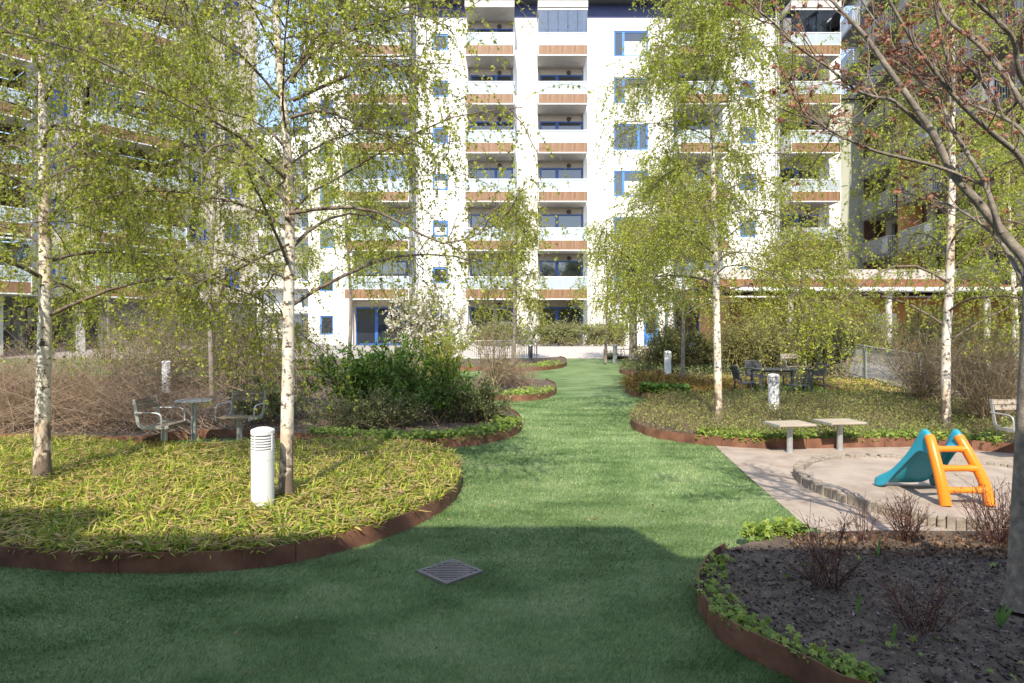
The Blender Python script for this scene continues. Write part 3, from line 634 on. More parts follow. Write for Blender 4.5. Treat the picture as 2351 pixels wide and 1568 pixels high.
# ================================================================ FURNITURE
def copy_tree(o, parent=None):
    c = o.copy(); COL.objects.link(c); c.parent = parent
    for ch in list(o.children): copy_tree(ch, c)
    return c
def post_chair(loc, rz, label, dark=False, table=False):
    """slatted seat on a steel post, arms of bent tube; faces local -y"""
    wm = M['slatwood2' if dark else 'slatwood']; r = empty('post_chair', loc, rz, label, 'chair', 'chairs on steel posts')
    mb = MB(); mb.lathe([(.075, 0), (.075, .012), (.047, .012), (.047, .43)], 16); mb.build('post', M['greymetal'], r)
    MB().box(-.14, .14, -.14, .14, .425, .437).build('mount_plate', M['greymetal'], r)
    sm = MB().box(-.265, .265, -.045, .045, 0, .032).mesh('seat_slat', wm)
    for i in range(4):
        o = ob('seat_slat', sm, r, (0, -.165+i*.1, .448-.006*i)); b = o.modifiers.new('bevel', 'BEVEL'); b.width = .006; b.segments = 2
    for z, y in ((.735, .262), (.815, .286)):
        o = MB().box(-.265, .265, -.014, .014, -.037, .037).build('back_slat', wm, r, (0, y, z), .005); o.rotation_euler = (math.radians(-14), 0, 0)
    for s in (-1, 1):
        x = s*.283; P = [(x, -.215, .452), (x, .08, .445), (x, .17, .452), (x, .222, .495), (x, .245, .58), (x, .268, .70), (x, .302, .862)]
        P = [tuple(p) for p in cat(P, 4)]; mb = MB(); v = []
        for i, p in enumerate(P):
            a = Vector(P[max(0, i-1)]); b = Vector(P[min(len(P)-1, i+1)]); t = (b-a).normalized(); n = Vector((0, -t.z, t.y))*.024
            for dx, sg_ in ((-.006, -1), (.006, -1), (.006, 1), (-.006, 1)): v.append((p[0]+dx, p[1]+n.y*sg_, p[2]+n.z*sg_))
        f = [(k*4+a, k*4+(a+1) % 4, (k+1)*4+(a+1) % 4, (k+1)*4+a) for k in range(len(P)-1) for a in range(4)]+[(0, 3, 2, 1), tuple(len(v)-4+i for i in range(4))]
        mb.add(v, f); mb.build('side_frame', M['greymetal'], r)
        xa = s*.335
        A_ = cat([(s*.288, .262, .66), (xa, .24, .668), (xa, .1, .668), (xa, -.06, .664), (xa, -.125, .63), (xa, -.14, .55), (xa, -.14, .47), (s*.29, -.14, .45)], 4)
        MB().tube(A_, .0125, 8).build('armrest', M['greymetal'], r)
    return r
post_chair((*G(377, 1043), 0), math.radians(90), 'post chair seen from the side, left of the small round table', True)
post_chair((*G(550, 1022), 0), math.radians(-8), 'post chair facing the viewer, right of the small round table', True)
post_chair((7.42, 9.3, 0), math.radians(6), 'pale wood post chair behind the maple trunk by the sand')
post_chair((9.0, 20.6, float(terr(20.6))+.05), math.radians(8), 'far post chair with pale wood behind the black chairs')
tx, ty = G(445, 1027); tb = empty('post_table', (tx, ty, 0), 0, 'small round steel table on one post between two post chairs', 'table')
MB().lathe([(.08, 0), (.08, .012), (.042, .012), (.042, .735)], 16).build('post', M['greymetal'], tb)
MB().lathe([(0, .735), (.27, .735), (.275, .745), (.275, .753), (.27, .757), (0, .757)], 32).build('table_top', M['greymetal'], tb)
mb = MB()
for i in range(9):
    x = -.2+i*.05; l = math.sqrt(.25**2-x*x); mb.box(x-.006, x+.006, -l, l, .7565, .7585)
mb.build('groove', M['darkmetal'], tb)
def stool(px, py, rz, label):
    x, y = G(px, py); r = empty('stool', (x, y, 0), rz, label, 'stool', 'slatted stools on posts')
    MB().lathe([(.07, 0), (.07, .01), (.045, .01), (.045, .42)], 16).build('post', M['greymetal'], r)
    sm = MB().box(-.29, .29, -.055, .055, 0, .036).mesh('slat', M['slatwood'])
    for i in range(4):
        o = ob('slat', sm, r, (0, -.18+i*.12, .426)); b = o.modifiers.new('bevel', 'BEVEL'); b.width = .012; b.segments = 2
    for s in (-1, 1): MB().box(s*.298-.006, s*.298+.006, -.238, .238, .418, .46).build('end_bracket', M['greymetal'], r, None, .004)
    MB().box(-.12, .12, -.12, .12, .413, .425).build('mount_plate', M['greymetal'], r)
stool(1813, 1039, math.radians(9), 'slatted post stool nearer the lawn, left of its twin')
stool(1928, 1033, math.radians(9), 'slatted post stool nearer the slide, right of its twin')
# ---- bollard lamps
def bollard(loc, label, s=1.):
    r = empty('bollard_lamp', loc, 0, label, 'bollard lamp', 'white bollard lamps'); r.scale = (s, s, s)
    MB().lathe([(.11, -.05), (.11, .49), (.1115, .49), (.1115, .585), (.11, .59), (.0, .59)], 32).build('post', M['bollard'], r)
    MB().lathe([(.055, .59), (.055, .73)], 20).build('lamp_core', M['darkmetal'], r)
    rm = MB().lathe([(.06, .006), (.112, -.012), (.113, -.002), (.06, .017)], 32).mesh('louvre', M['bollard'])
    for i in range(5): ob('louvre', rm, r, (0, 0, .612+i*.026))
    for k in range(4):
        a = k*math.pi/2-1.9; MB().box(-.005, .005, .09, .118, .585, .75).build('fin', M['bollard'], r).rotation_euler = (0, 0, a)
    MB().lathe([(.0, .735), (.112, .735), (.114, .745), (.114, .775), (.108, .785), (.06, .803), (0, .812)], 32).build('cap', M['bollard'], r)
x, y = G(603, 1165, .12); bollard((x, y, .115), 'large white bollard lamp in the yellow strap-leaved bed')
bollard((*((1776-CX)*13.6/F, 13.6), .15), 'white bollard lamp in front of the black garden chairs')
bollard(((1533-CX)*21.0/F, 21.0, .38), 'far white bollard lamp beside the lawn path')
bollard(((990-CX)*22/F, 22.0, .3), 'white bollard lamp half hidden behind the blossoming shrub')
bollard(((382-CX)*17.2/F, 17.2, .25), 'white bollard lamp among the brown twigs on the left')
# ---- charcoal resin garden chairs
def resin_chair(name='garden_chair'):
    r = empty(name); m = M['resin']
    MB().box(-.25, .25, -.23, .22, .43, .455).build('seat', m, r, None, .008)
    for s in (-1, 1):
        MB().tube([(s*.25, -.22, .66), (s*.255, -.235, .44), (s*.275, -.275, 0)], [.018, .022, .018], 8).build('leg', m, r)
        MB().tube([(s*.235, .25, .60), (s*.24, .22, .44), (s*.265, .29, 0)], [.018, .022, .018], 8).build('leg', m, r)
        MB().tube([(s*.25, -.24, .655), (s*.265, -.05, .665), (s*.255, .2, .65), (s*.24, .255, .63)], .02, 8, flat=.6).build('armrest', m, r)
    fr = MB(); fr.tube([(-.235, .25, .50), (-.24, .30, .70), (-.21, .325, .845), (0, .335, .86), (.21, .325, .845), (.24, .30, .70), (.235, .25, .50)], .018, 8); fr.tube([(-.235, .255, .53), (.235, .255, .53)], .015, 8)
    bk = fr.build('backrest', m, r); la = MB()
    for i in range(11): x = -.2+i*.04; la.tube([(x, .258, .53), (x, .297, .70), (x*.95, .328, .85)], .009, 5, False)
    for j in range(8): z = .565+j*.036; yy = .258+(z-.53)*.22; la.tube([(-.235, yy, z), (.235, yy, z)], .009, 5, False)
    la.build('lattice', m, bk)
    return r
c0 = resin_chair()
spots = [(5.95, 16.3, 90, 'black resin garden chair at the left end of its table'), (6.95, 15.7, 180, 'black resin garden chair with its back to the viewer'),
         (8.0, 17.3, -80, 'black resin garden chair at the right end, seen from the side'), (6.85, 17.95, 4, 'black resin garden chair behind the table, facing the viewer'),
         (-2.5, 20.3, 100, 'dark garden chair behind the blossoming shrub, turned sideways'), (-4.0, 21.0, 30, 'dark garden chair deep behind the green shrubs, turned from the viewer')]
for i, (x, y, a, l) in enumerate(spots):
    o = c0 if i == 0 else copy_tree(c0); o.location = (x, y, float(terr(y))+(.02 if i < 4 else .12)); o.rotation_euler = (0, 0, math.radians(a)); tag(o, l, 'chair', 'black garden chairs')
gt = empty('garden_table', (6.95, 16.9, float(terr(16.9))+.02), 0, 'black slatted garden table between the four black chairs', 'table')
ts = MB().box(-.6, .6, -.04, .04, 0, .025).mesh('table_slat', M['resin'])
for i in range(9): ob('table_slat', ts, gt, (0, -.36+i*.09, .715))
MB().box(-.55, .55, -.36, .36, .67, .713).build('apron', M['resin'], gt)
for sx in (-1, 1):
    for sy in (-1, 1): MB().box(sx*.54-.025, sx*.54+.025, sy*.34-.025, sy*.34+.025, 0, .67).build('leg', M['resin'], gt)
# ---- white metal chairs by the paving
def cafe_chair(loc, rz, label):
    r = empty('metal_chair', loc, rz, label, 'chair', 'pale metal chairs by the paving'); m = M['whitemetal']
    MB().box(-.22, .22, -.22, .22, .44, .46).build('seat', m, r)
    for sx in (-1, 1):
        for sy in (-1, 1): MB().tube([(sx*.2, sy*.2, 0), (sx*.2, sy*.2, .44)], .016, 6).build('leg', m, r)
        MB().tube([(sx*.2, .2, .44), (sx*.2, .26, .88)], .016, 6).build('back_post', m, r)
    for z in (.6, .72, .84): MB().box(-.2, .2, .22+(z-.44)*.13, .235+(z-.44)*.13, z-.035, z+.035).build('back_slat', m, r)
cafe_chair((7.0, 24.5, .32), .4, 'pale metal chair nearest the far bollard lamp'); cafe_chair((8.0, 25.2, .33), 2.6, 'pale metal chair farther right, turned away')
# ---- drain grate
gx, gy = G(1033, 1315); gr = empty('drain_grate', (gx, gy, 0), math.radians(45), 'square iron drain grate set diagonally in the turf', 'drain')
h = .185; mb = MB(); mb.box(-h, h, -h, -h+.03, -.02, .02); mb.box(-h, h, h-.03, h, -.02, .02); mb.box(-h, -h+.03, -h+.03, h-.03, -.02, .02); mb.box(h-.03, h, -h+.03, h-.03, -.02, .02); mb.build('rim', M['iron'], gr, None, .003)
MB().box(-h+.02, h-.02, -h+.02, h-.02, -.02, .004).build('pit_shade', M['black'], gr)  # solid near-black block; its colour stands in for shade below the bars
# bars run across the diagonal
for i in range(-5, 7):
    c = (i-.5)*.0355; l = math.sqrt(2)*(h-.034)-abs(c)
    if l < .02: continue
    o = MB().box(-l, l, -.0105, .0105, 0, .0175).build('bar', M['iron'], gr, (c*.7071, c*.7071, 0)); o.rotation_euler = (0, 0, math.radians(-45))
for s1 in (-1, 1):
    e1, e2 = s1*(h-.028), s1*(h-.09); MB().add([(e1, e1, .0165), (e2, e1, .0165), (e1, e2, .0165)], [(0, 1, 2)]).build('corner_plate', M['iron'], gr)
# ---- sandpit ring of upright timber blocks
sp = empty('sandpit_edging', (5.2, 7.5, 0), 0, 'ring of short weathered timber blocks round the sandpit', 'sandpit')
nb = 142
bms = []
for k in range(5):
    mb = MB(); ww = .0335+.002*(k % 3); mb.box(-ww, ww, -.055, .055, -.02, .098+.008*k); bms.append(mb.mesh('timber_block', M['timber']))
for i in range(nb):
    a = 2*math.pi*i/nb; r = 1.68+.06*math.sin(3*a+1)+random.uniform(-.006, .006)
    o = ob('timber_block', random.choice(bms), sp, (r*math.cos(a), r*math.sin(a), 0)); o.rotation_euler = (random.uniform(-.02, .02), random.uniform(-.02, .02), a+math.pi/2+random.uniform(-.04, .04))
    b = o.modifiers.new('bevel', 'BEVEL'); b.width = .007; b.segments = 1
# ---- toddler slide
sd = empty('toddler_slide', (4.66, 6.62, .088), 0, 'small turquoise toddler slide with orange ladder in the sandpit', 'slide')
def W3(x, y, z): return (x-4.66, y-6.62, z)
st_ = [(6.80, .52, .05, .30, .04), (6.84, .53, .12, .30, .04), (6.89, .535, .19, .30, .04), (6.94, .535, .215, .30, .04), (6.98, .52, .19, .31, .035), (7.04, .455, .12, .33, .035), (7.12, .355, .085, .36, .03), (7.20, .255, .08, .40, .03), (7.27, .165, .085, .44, .03), (7.33, .09, .10, .48, .06), (7.40, .05, .10, .52, .046), (7.47, .04, .06, .53, .036)]
V = []; n = 13
for (yy, zf, hr, wd, sk) in st_:
    cx_ = 4.605-(yy-6.95)*.16; hw = wd/2; th = .075
    prf = [(-hw-.055-sk*.12, -sk), (-hw-.05, zf*0+.02), (-hw-.045, hr*.75), (-hw-.025, hr), (-hw+.01, hr*.93), (-hw+.03, hr*.4), (-hw+.045, 0), (hw-.045, 0), (hw-.03, hr*.4), (hw-.01, hr*.93), (hw+.025, hr), (hw+.045, hr*.75), (hw+.05, .02), (hw+.055+sk*.12, -sk)]
    n = len(prf); V += [W3(cx_+u, yy, max(.004, zf+v)) for u, v in prf]
Q = [(j*n+i, j*n+i+1, (j+1)*n+i+1, (j+1)*n+i) for j in range(len(st_)-1) for i in range(n-1)]
me = MB().add(V, Q, True).mesh('chute', M['slideblue']); o = ob('chute', me, sd)
s_ = o.modifiers.new('subd', 'SUBSURF'); s_.levels = 1; s_.render_levels = 2; s2 = o.modifiers.new('solid', 'SOLIDIFY'); s2.thickness = .012; s2.offset = 0
tl = [W3(4.445, 6.60, 0), W3(4.435, 6.67, .25), W3(4.435, 6.76, .47), W3(4.445, 6.83, .60), W3(4.455, 6.88, .66)]
tr = [W3(4.90, 6.60, 0), W3(4.875, 6.67, .25), W3(4.81, 6.76, .47), W3(4.775, 6.83, .60), W3(4.765, 6.88, .66)]
for P in (tl, tr):
    MB().tube(cat(P, 4), [.056-.006*i/16 for i in range(17)], 14).build('ladder_tube', M['slideorange'], sd)
def at(P, z):
    for a, b in zip(P, P[1:]):
        if a[2] <= z <= b[2]: t = (z-a[2])/(b[2]-a[2]); return tuple(a[i]+(b[i]-a[i])*t for i in range(3))
for z in (.15, .36, .545):
    a, b = at(tl, z), at(tr, z); v = Vector(b)-Vector(a); pts = [Vector(a)+v*t for t in (0, .14, .25, .75, .86, 1)]
    MB().tube(pts, [.058, .046, .038, .038, .046, .058], 12, flat=.85).build('rung', M['slideorange'], sd)
# ---- fences
def bar_fence(name, pts, hgt, step, label, mat='greymetal', pm_='greymetal', pr=.035, br=.014):
    p0 = pts[0]; r = empty(name, (p0[0], p0[1], float(terr(p0[1]))), 0, label, 'fence'); z0 = float(terr(p0[1]))
    for i, p in enumerate(pts):
        z = float(terr(p[1]))-z0; MB().tube([(p[0]-p0[0], p[1]-p0[1], z-.1), (p[0]-p0[0], p[1]-p0[1], z+hgt+.04)], pr, 8).build('post', M[pm_], r)
    for a, b in zip(pts, pts[1:]):
        L = math.dist(a, b); k = int(L/step); mb = MB(); za, zb = float(terr(a[1]))-z0, float(terr(b[1]))-z0
        A_, B_ = Vector((a[0]-p0[0], a[1]-p0[1], za)), Vector((b[0]-p0[0], b[1]-p0[1], zb))
        for hh in (.12, hgt): mb.tube([A_+Vector((0, 0, hh)), B_+Vector((0, 0, hh))], .02, 6)
        for j in range(1, k):
            q = A_.lerp(B_, j/k); mb.tube([q+Vector((0, 0, .12)), q+Vector((0, 0, hgt))], br, 4, False)
        mb.build('fence_panel', M[mat], r)
    return r
bar_fence('railing_fence', [((px-CX)*31/F, 31) for px in (1060, 1146, 1232)], .95, .1, 'galvanised barred railing at the end of the lawn, left of the path')
bar_fence('mesh_fence', [(12.2, 24), (11.4, 20.8), (10.5, 16.6), (9.9, 13.4), (10.4, 11)], 1.15, .09, 'green post fence with fine bars behind the right-hand shrubs', 'railgrey', 'sage', .04, .007)
bk = empty('hoop_rail', ((1412-CX)*29.5/F, 29.5, float(terr(29.5))), 0, 'dark low rail with curved bars right of the path end', 'railing')
MB().tube([(0, 0, .62), (4.6, 0, .62)], .02, 6).build('top_rail', M['darkmetal'], bk); MB().tube([(0, 0, .1), (4.6, 0, .1)], .02, 6).build('bottom_rail', M['darkmetal'], bk)
for i in range(9):
    x = .3+i*.5; MB().tube([(x, 0, .1), (x-.05, 0, .36), (x, 0, .62)], .012, 6).build('curved_bar', M['darkmetal'], bk); MB().tube([(x+.1, 0, .1), (x+.15, 0, .36), (x+.1, 0, .62)], .012, 6).build('curved_bar', M['darkmetal'], bk)
for i, (px, py, D, hh, l) in enumerate([(1412, 801, 29.3, .85, 'stubby grey post at the left end of the curved rail'), (1218, 806, 29.6, .8, 'stubby grey post at the right end of the barred railing')]):
    r = empty('metal_post', ((px-CX)*D/F, D, float(terr(D))), 0, l, 'post'); MB().lathe([(.1, -.1), (.1, hh-.03)], 14).build('shaft', M['darkmetal' if i else 'greymetal'], r); MB().lathe([(.1, hh-.03), (.09, hh), (0, hh+.005)], 14).build('cap', M['greymetal'], r)

# ================================================================ PLANTS
def meshobj(name, parts, mat, parent=None, kind=None, smooth=False, origin=None):
    V, Q = join(parts) if isinstance(parts, list) else parts
    if origin is not None: V = V-np.asarray(origin)
    o = ob(name, npmesh(name, V, Q, mat, smooth), parent)
    if kind: o['kind'] = kind
    return o
def inpoly(poly, n, rng=RNG):
    P = np.array(poly); lo, hi = P.min(0), P.max(0); out = np.zeros((0, 2))
    while len(out) < n:
        q = rng.uniform(lo, hi, (n*2, 2)); out = np.concatenate([out, q[pip(q, poly)]])
    return out[:n]
def fan(base, L, dirs, K=5, wob=.25, grav=0., rng=RNG):
    """wandering stems: base (M,3), length (M,), start direction (M,3) -> (M,K,3)"""
    Mn = len(base); P = np.zeros((Mn, K, 3)); P[:, 0] = base; d = unit(dirs)
    for k in range(1, K):
        P[:, k] = P[:, k-1]+d*(L/(K-1))[:, None]; d = unit(d+rng.normal(size=(Mn, 3))*wob+np.array([0, 0, grav]))
    return P
def radii(Mn, K, r0, r1): return np.linspace(1, 0, K)[None]*(np.asarray(r0).reshape(-1, 1)-r1)*np.ones((Mn, 1))+r1
# ---- birches
def birch(label, trunk, r0, r1, prim, crad, zlow, ntw, leafn, seed, leaf='birchleaf', lsize=.042, extra=(), bark='bark', twl=(.35, 1.1), name='birch_tree', top=None, group='birches in the beds', shape=1., tilt=(.45, .95)):
    rng = np.random.default_rng(seed); T = np.array([tuple(p) for p in cat(trunk, 6)]); base = T[0].copy()
    root = empty(name, tuple(base), 0, label, 'tree', group)
    zt = T[:, 2]; K = len(T); t = (zt-zt[0])/(zt[-1]-zt[0]); R = r1*.35+(r0*.92-r1*.35)*(1-t)**.9; R += r0*.35*np.exp(-(zt-zt[0])/.13); R *= 1+rng.normal(size=K)*.02
    meshobj('trunk', tubes_np(T[None], R[None], 14), M[bark], root, smooth=True, origin=base)
    H = zt[-1]-zt[0]; prims = []; prad = []
    for i in range(prim):
        u = (i+.5)/prim; z = zlow+(zt[-1]-.25-zlow)*u**.9; az = i*2.39996+rng.uniform(-.4, .4)
        o = np.array([np.interp(z, zt, T[:, 0]), np.interp(z, zt, T[:, 1]), z])
        L = crad*(1.0-.72*u**1.3)*rng.uniform(.75, 1.15); el = rng.uniform(*tilt)*(.75+.45*u)
        d = np.array([math.cos(az)*math.cos(el), math.sin(az)*math.cos(el), math.sin(el)]); p = [o]
        for k in range(8):
            p.append(p[-1]+d*L/7.); d = d+rng.normal(size=3)*.1+np.array([0, 0, -.17*shape]); d /= np.linalg.norm(d)
        prims.append(p); rr = np.interp(z, zt, R)*rng.uniform(.25, .42); prad.append(np.linspace(rr, .004, 9))
    for pts, rr in extra:
        c = np.array([tuple(p) for p in cat(pts, 4)]); s = np.linspace(0, len(c)-1, 9); p = np.stack([np.interp(s, np.arange(len(c)), c[:, j]) for j in range(3)], 1); prims.append(p); prad.append(np.linspace(rr, .006, 9))
    Pm = np.array(prims); Pr = np.array(prad); n1 = len(Pm)
    # side branchlets
    n2 = n1*9; li = rng.integers(0, n1, n2); tt = rng.uniform(.15, 1, n2)**.8; b, d = lookup(Pm, li, tt)
    S = fan(b, rng.uniform(.25, .75, n2)*crad*.42, unit(d*.7+rng.normal(size=(n2, 3))*.6+np.array([0, 0, .1])), 6, .16, -.16, rng)
    # pendulous twigs
    na = int(ntw*.72); li = rng.integers(0, n2, na); b1, d1 = lookup(S, li, rng.uniform(.2, 1, na))
    nb_ = ntw-na; li = rng.integers(0, n1, nb_); b2, d2 = lookup(Pm, li, rng.uniform(.2, 1, nb_))
    b = np.concatenate([b1, b2]); d = np.concatenate([d1, d2])
    Tw = fan(b, rng.uniform(*twl, ntw), unit(d*.4+rng.normal(size=(ntw, 3))*.45), 7, .13, -.42, rng)
    zmin = float(terr(base[1]))+.55; Tw[..., 2] = np.maximum(Tw[..., 2], zmin+rng.uniform(0, .4, (ntw, 1)))
    meshobj('branches', [tubes_np(Pm, Pr, 6), tubes_np(S, radii(n2, 6, rng.uniform(.005, .009, n2), .0025), 4)], M['twig'] if bark == 'bark' else M[bark], root, smooth=True, origin=base)
    meshobj('twigs', tubes_np(Tw, radii(ntw, 7, np.full(ntw, .0026), .0012), 3), M['twig'], root, origin=base)
    nl = leafn; li = rng.integers(0, ntw, nl//2); P, d = lookup(Tw, li, rng.uniform(.05, 1, nl//2)**.85)
    P = np.repeat(P, 2, 0)+rng.normal(size=(nl//2*2, 3))*.006; D = rng.normal(size=P.shape)*.75+np.array([0, 0, -.55])
    s = lsize*rng.uniform(.55, 1.2, len(P)); meshobj('crown', leaf_quads(P, D, s, .34, .1, rng), M[leaf], root, 'stuff', origin=base)
    return root
def AT(L, D): return [tuple(A(x, y, D)) for x, y in L]
D2 = 6.75
birch('birch with leaning forked trunk behind the large white bollard lamp', AT([(655, 1150), (659, 1000), (663, 700), (665, 500), (656, 300), (641, 150), (634, 0), (626, -180), (620, -420)], D2), .078, .045, 30, 2.6, 2.0, 3800, 78000, 11, lsize=.037,
      extra=[(AT([(668, 190), (690, 140), (725, 87), (800, 0), (850, -80)], D2-.1), .03), (AT([(672, 175), (735, 105), (800, 72), (880, 48), (960, 30), (1040, 75)], D2-.3), .017), (AT([(672, 230), (760, 190), (840, 160), (905, 150), (980, 160)], D2-.4), .02), (AT([(668, 270), (750, 255), (850, 300), (940, 330)], D2-.5), .018),
             (AT([(664, 490), (780, 475), (880, 490), (960, 535), (1040, 560), (1130, 520)], D2-.6), .02), (AT([(664, 470), (590, 400), (500, 360), (420, 330)], D2-.3), .018), (AT([(664, 560), (600, 590), (520, 630), (430, 655)], D2-.2), .014)])
birch('birch nearest the left edge of the picture', AT([(97, 1106), (98, 950), (104, 700), (103, 500), (100, 300), (98, 150), (90, 40), (86, -150), (80, -420)], 7.64), .095, .05, 32, 2.6, 1.9, 4200, 84000, 12, lsize=.039)
birch('slim birch between the lawn and the black chairs', AT([(1650, 968), (1647, 800), (1643, 600), (1640, 500), (1635, 300), (1632, 200), (1625, 60), (1620, -120)], 12.3), .082, .04, 40, 2.55, 2.4, 4200, 90000, 13, lsize=.044, tilt=(.3, .8), leaf='birchleaf')
birch('birch in the ground cover behind the slide', AT([(2172, 992), (2172, 800), (2180, 650), (2186, 400), (2186, 100), (2184, -150), (2180, -300)], 11.0), .085, .045, 38, 2.7, 1.5, 3400, 60000, 14, lsize=.043)
def gtree(px, D, H, r0, crad, zlow, ntw, leafn, seed, label, **k):
    x = (px-CX)*D/F; z = float(terr(D))+.08; rng = random.Random(seed)
    return birch(label, [(x, D, z), (x+rng.uniform(-.1, .1), D, z+H*.3), (x+rng.uniform(-.15, .15), D+.1, z+H*.65), (x+rng.uniform(-.2, .2), D, z+H)], r0, r0*.5, 26, crad, z+zlow, ntw, leafn, seed, **k)
gtree(488, 16.5, 9.0, .075, 2.5, 2.6, 2400, 44000, 21, 'grey-trunked young tree among the brown shrubs on the left', bark='greybark', lsize=.048, name='young_tree', tilt=(.5, 1.0))
gtree(800, 24, 8.5, .09, 2.4, 3.0, 1300, 24000, 22, 'thin tree behind the blossoming shrub', bark='greybark', lsize=.07, name='young_tree')
gtree(1178, 27, 7.2, .09, 1.6, 1.6, 1200, 22000, 23, 'small leafy tree in front of the second balcony column', bark='greybark', lsize=.075, name='young_tree', leaf='birchleaf2', tilt=(.8, 1.2))
gtree(1390, 28.5, 6.0, .07, 1.7, 2.3, 700, 9000, 24, 'thin dark-stemmed tree at the end of the lawn path', bark='greybark', lsize=.075, name='young_tree')
gtree(1455, 27.5, 6.2, .22, 2.0, 1.6, 1300, 24000, 25, 'stout short-trunked tree beside the curved rail', bark='greybark', lsize=.075, name='young_tree', leaf='birchleaf2')
gtree(1527, 24, 8.2, .09, 2.1, 2.0, 1300, 24000, 26, 'white-stemmed birch behind the far bollard lamp', lsize=.07)
gtree(1567, 19.6, 6.6, .07, 1.9, 1.9, 1300, 26000, 27, 'brown-stemmed young tree in the bronze grass bed', bark='greybark', lsize=.062, name='young_tree', leaf='birchleaf2')
gtree(1850, 23, 5.2, .08, 2.2, 1.3, 1400, 26000, 28, 'bushy young tree in front of the low pavilion', bark='greybark', lsize=.07, name='young_tree', leaf='birchleaf2')
gtree(250, 24, 7.5, .09, 2.6, 2.2, 1400, 26000, 29, 'young tree far left in front of the columns', bark='greybark', lsize=.075, name='young_tree')
gtree(2330, 16.5, 7, .09, 2.4, 2.2, 1400, 26000, 30, 'birch at the right edge behind the maple', lsize=.06)
# ---- maple at the right edge, all limbs from its own fork
mp_ = empty('maple_tree', tuple(A(2341, 1392, 4.08)), 0, 'young maple with red-brown leaves leaning in at the right edge', 'tree'); mo = np.array(A(2341, 1392, 4.08))
DM = 4.08
TK = AT([(2340, 1396), (2344, 1250), (2354, 1050), (2364, 850), (2372, 700), (2380, 600)], DM)
T = np.array([tuple(p) for p in cat(TK, 6)]); tz = T[:, 2]-T[0, 2]
Rr = .056+.018*np.exp(-tz/.5)+.022*np.exp(-tz/.06)
meshobj('trunk', tubes_np(T[None], Rr[None], 18), M['maplebark'], mp_, smooth=True, origin=mo)
def limb(L, d0, d1, r0, r1):
    n = len(L); c = [tuple(A(x, y, d0+(d1-d0)*i/(n-1))) for i, (x, y) in enumerate(L)]; return c, r0, r1
LIMBS = [limb([(2380, 640), (2351, 592), (2311, 546), (2246, 465), (2188, 399), (2144, 310), (2089, 228), (2039, 158), (1991, 89), (1944, 37), (1910, 0), (1870, -60)], 4.08, 4.5, .034, .005),
         limb([(2385, 620), (2395, 500), (2351, 373), (2286, 312), (2233, 265), (2181, 210), (2128, 139), (2097, 97), (2041, 0), (2010, -80)], 4.1, 3.7, .021, .005),
         limb([(2144, 312), (2076, 252), (2044, 228), (2010, 223), (1963, 205), (1902, 155), (1821, 100), (1774, 50), (1734, 21), (1700, -10)], 4.37, 4.0, .013, .003),
         limb([(2300, 535), (2257, 411), (2219, 349), (2180, 283), (2159, 236), (2102, 176), (2049, 113), (2010, 50), (1978, 0), (1950, -60)], 4.12, 4.7, .016, .003),
         limb([(2180, 283), (2188, 200), (2160, 80), (2144, 0), (2138, -60)], 4.35, 4.1, .009, .004),
         limb([(2395, 560), (2400, 330), (2340, 228), (2310, 180), (2250, 105), (2180, 50), (2152, 0), (2130, -60)], 4.1, 4.4, .022, .006),
         limb([(2395, 480), (2380, 250), (2340, 168), (2328, 95), (2290, 48), (2236, 0), (2200, -50)], 4.1, 3.6, .02, .006),
         limb([(2260, 425), (2150, 382), (2020, 350), (1950, 322), (1890, 290), (1845, 258), (1836, 233)], 4.2, 3.9, .012, .003),
         limb([(2372, 700), (2330, 610), (2300, 560), (2260, 520), (2180, 470), (2110, 455)], 4.08, 4.6, .016, .003),
         limb([(2395, 400), (2345, 300), (2280, 260), (2230, 240), (2150, 190), (2100, 172), (2040, 130)], 4.1, 4.5, .014, .003),
         limb([(2340, 228), (2300, 255), (2230, 160), (2170, 170), (2095, 170), (1990, 172), (1930, 160)], 4.2, 4.8, .01, .003)]
LP = []; LR = []
for c, r0, r1 in LIMBS:
    P = np.array([tuple(p) for p in cat(c, 5)]); s = np.linspace(0, len(P)-1, 40); LP.append(np.stack([np.interp(s, np.arange(len(P)), P[:, j]) for j in range(3)], 1)); LR.append(r1+(r0-r1)*np.linspace(1, 0, 40)**.8)
LP = np.array(LP); LR = np.array(LR); rng = np.random.default_rng(5)
meshobj('limbs', tubes_np(LP, LR, 10), M['maplebark'], mp_, smooth=True, origin=mo)
n2 = 210; li = rng.integers(0, len(LP), n2); b, d = lookup(LP, li, rng.uniform(.22, 1, n2)); S = fan(b, rng.uniform(.12, .5, n2), unit(d*.8+rng.normal(size=(n2, 3))*.5+np.array([0, 0, .25])), 6, .14, .08, rng)
n3 = 300; lj = rng.integers(0, n2, n3); b, d = lookup(S, lj, rng.uniform(.3, 1, n3)); S3 = fan(b, rng.uniform(.04, .2, n3), unit(d*.5+rng.normal(size=(n3, 3))*.6+np.array([0, 0, .4])), 4, .15, .1, rng)
meshobj('twigs', [tubes_np(S, radii(n2, 6, rng.uniform(.0035, .006, n2), .002), 5), tubes_np(S3, radii(n3, 4, np.full(n3, .0028), .0015), 4)], M['mapletwig'], mp_, 'stuff', smooth=True, origin=mo)
tips = np.concatenate([S[:, -1], S3[:, -1], LP[:, -1]]); tips = tips[rng.random(len(tips)) < .92]
k = 4; P = np.repeat(tips, k, 0)+rng.normal(size=(len(tips)*k, 3))*np.array([.010, .010, .007]); Nn = rng.normal(size=P.shape)*.8+np.array([0, -.3, .5])
meshobj('crown', lobed(P, Nn, rng.uniform(.02, .036, len(P)), 5, 1.3, .14, .9, rng), M['mapleleaf'], mp_, 'stuff', origin=mo)
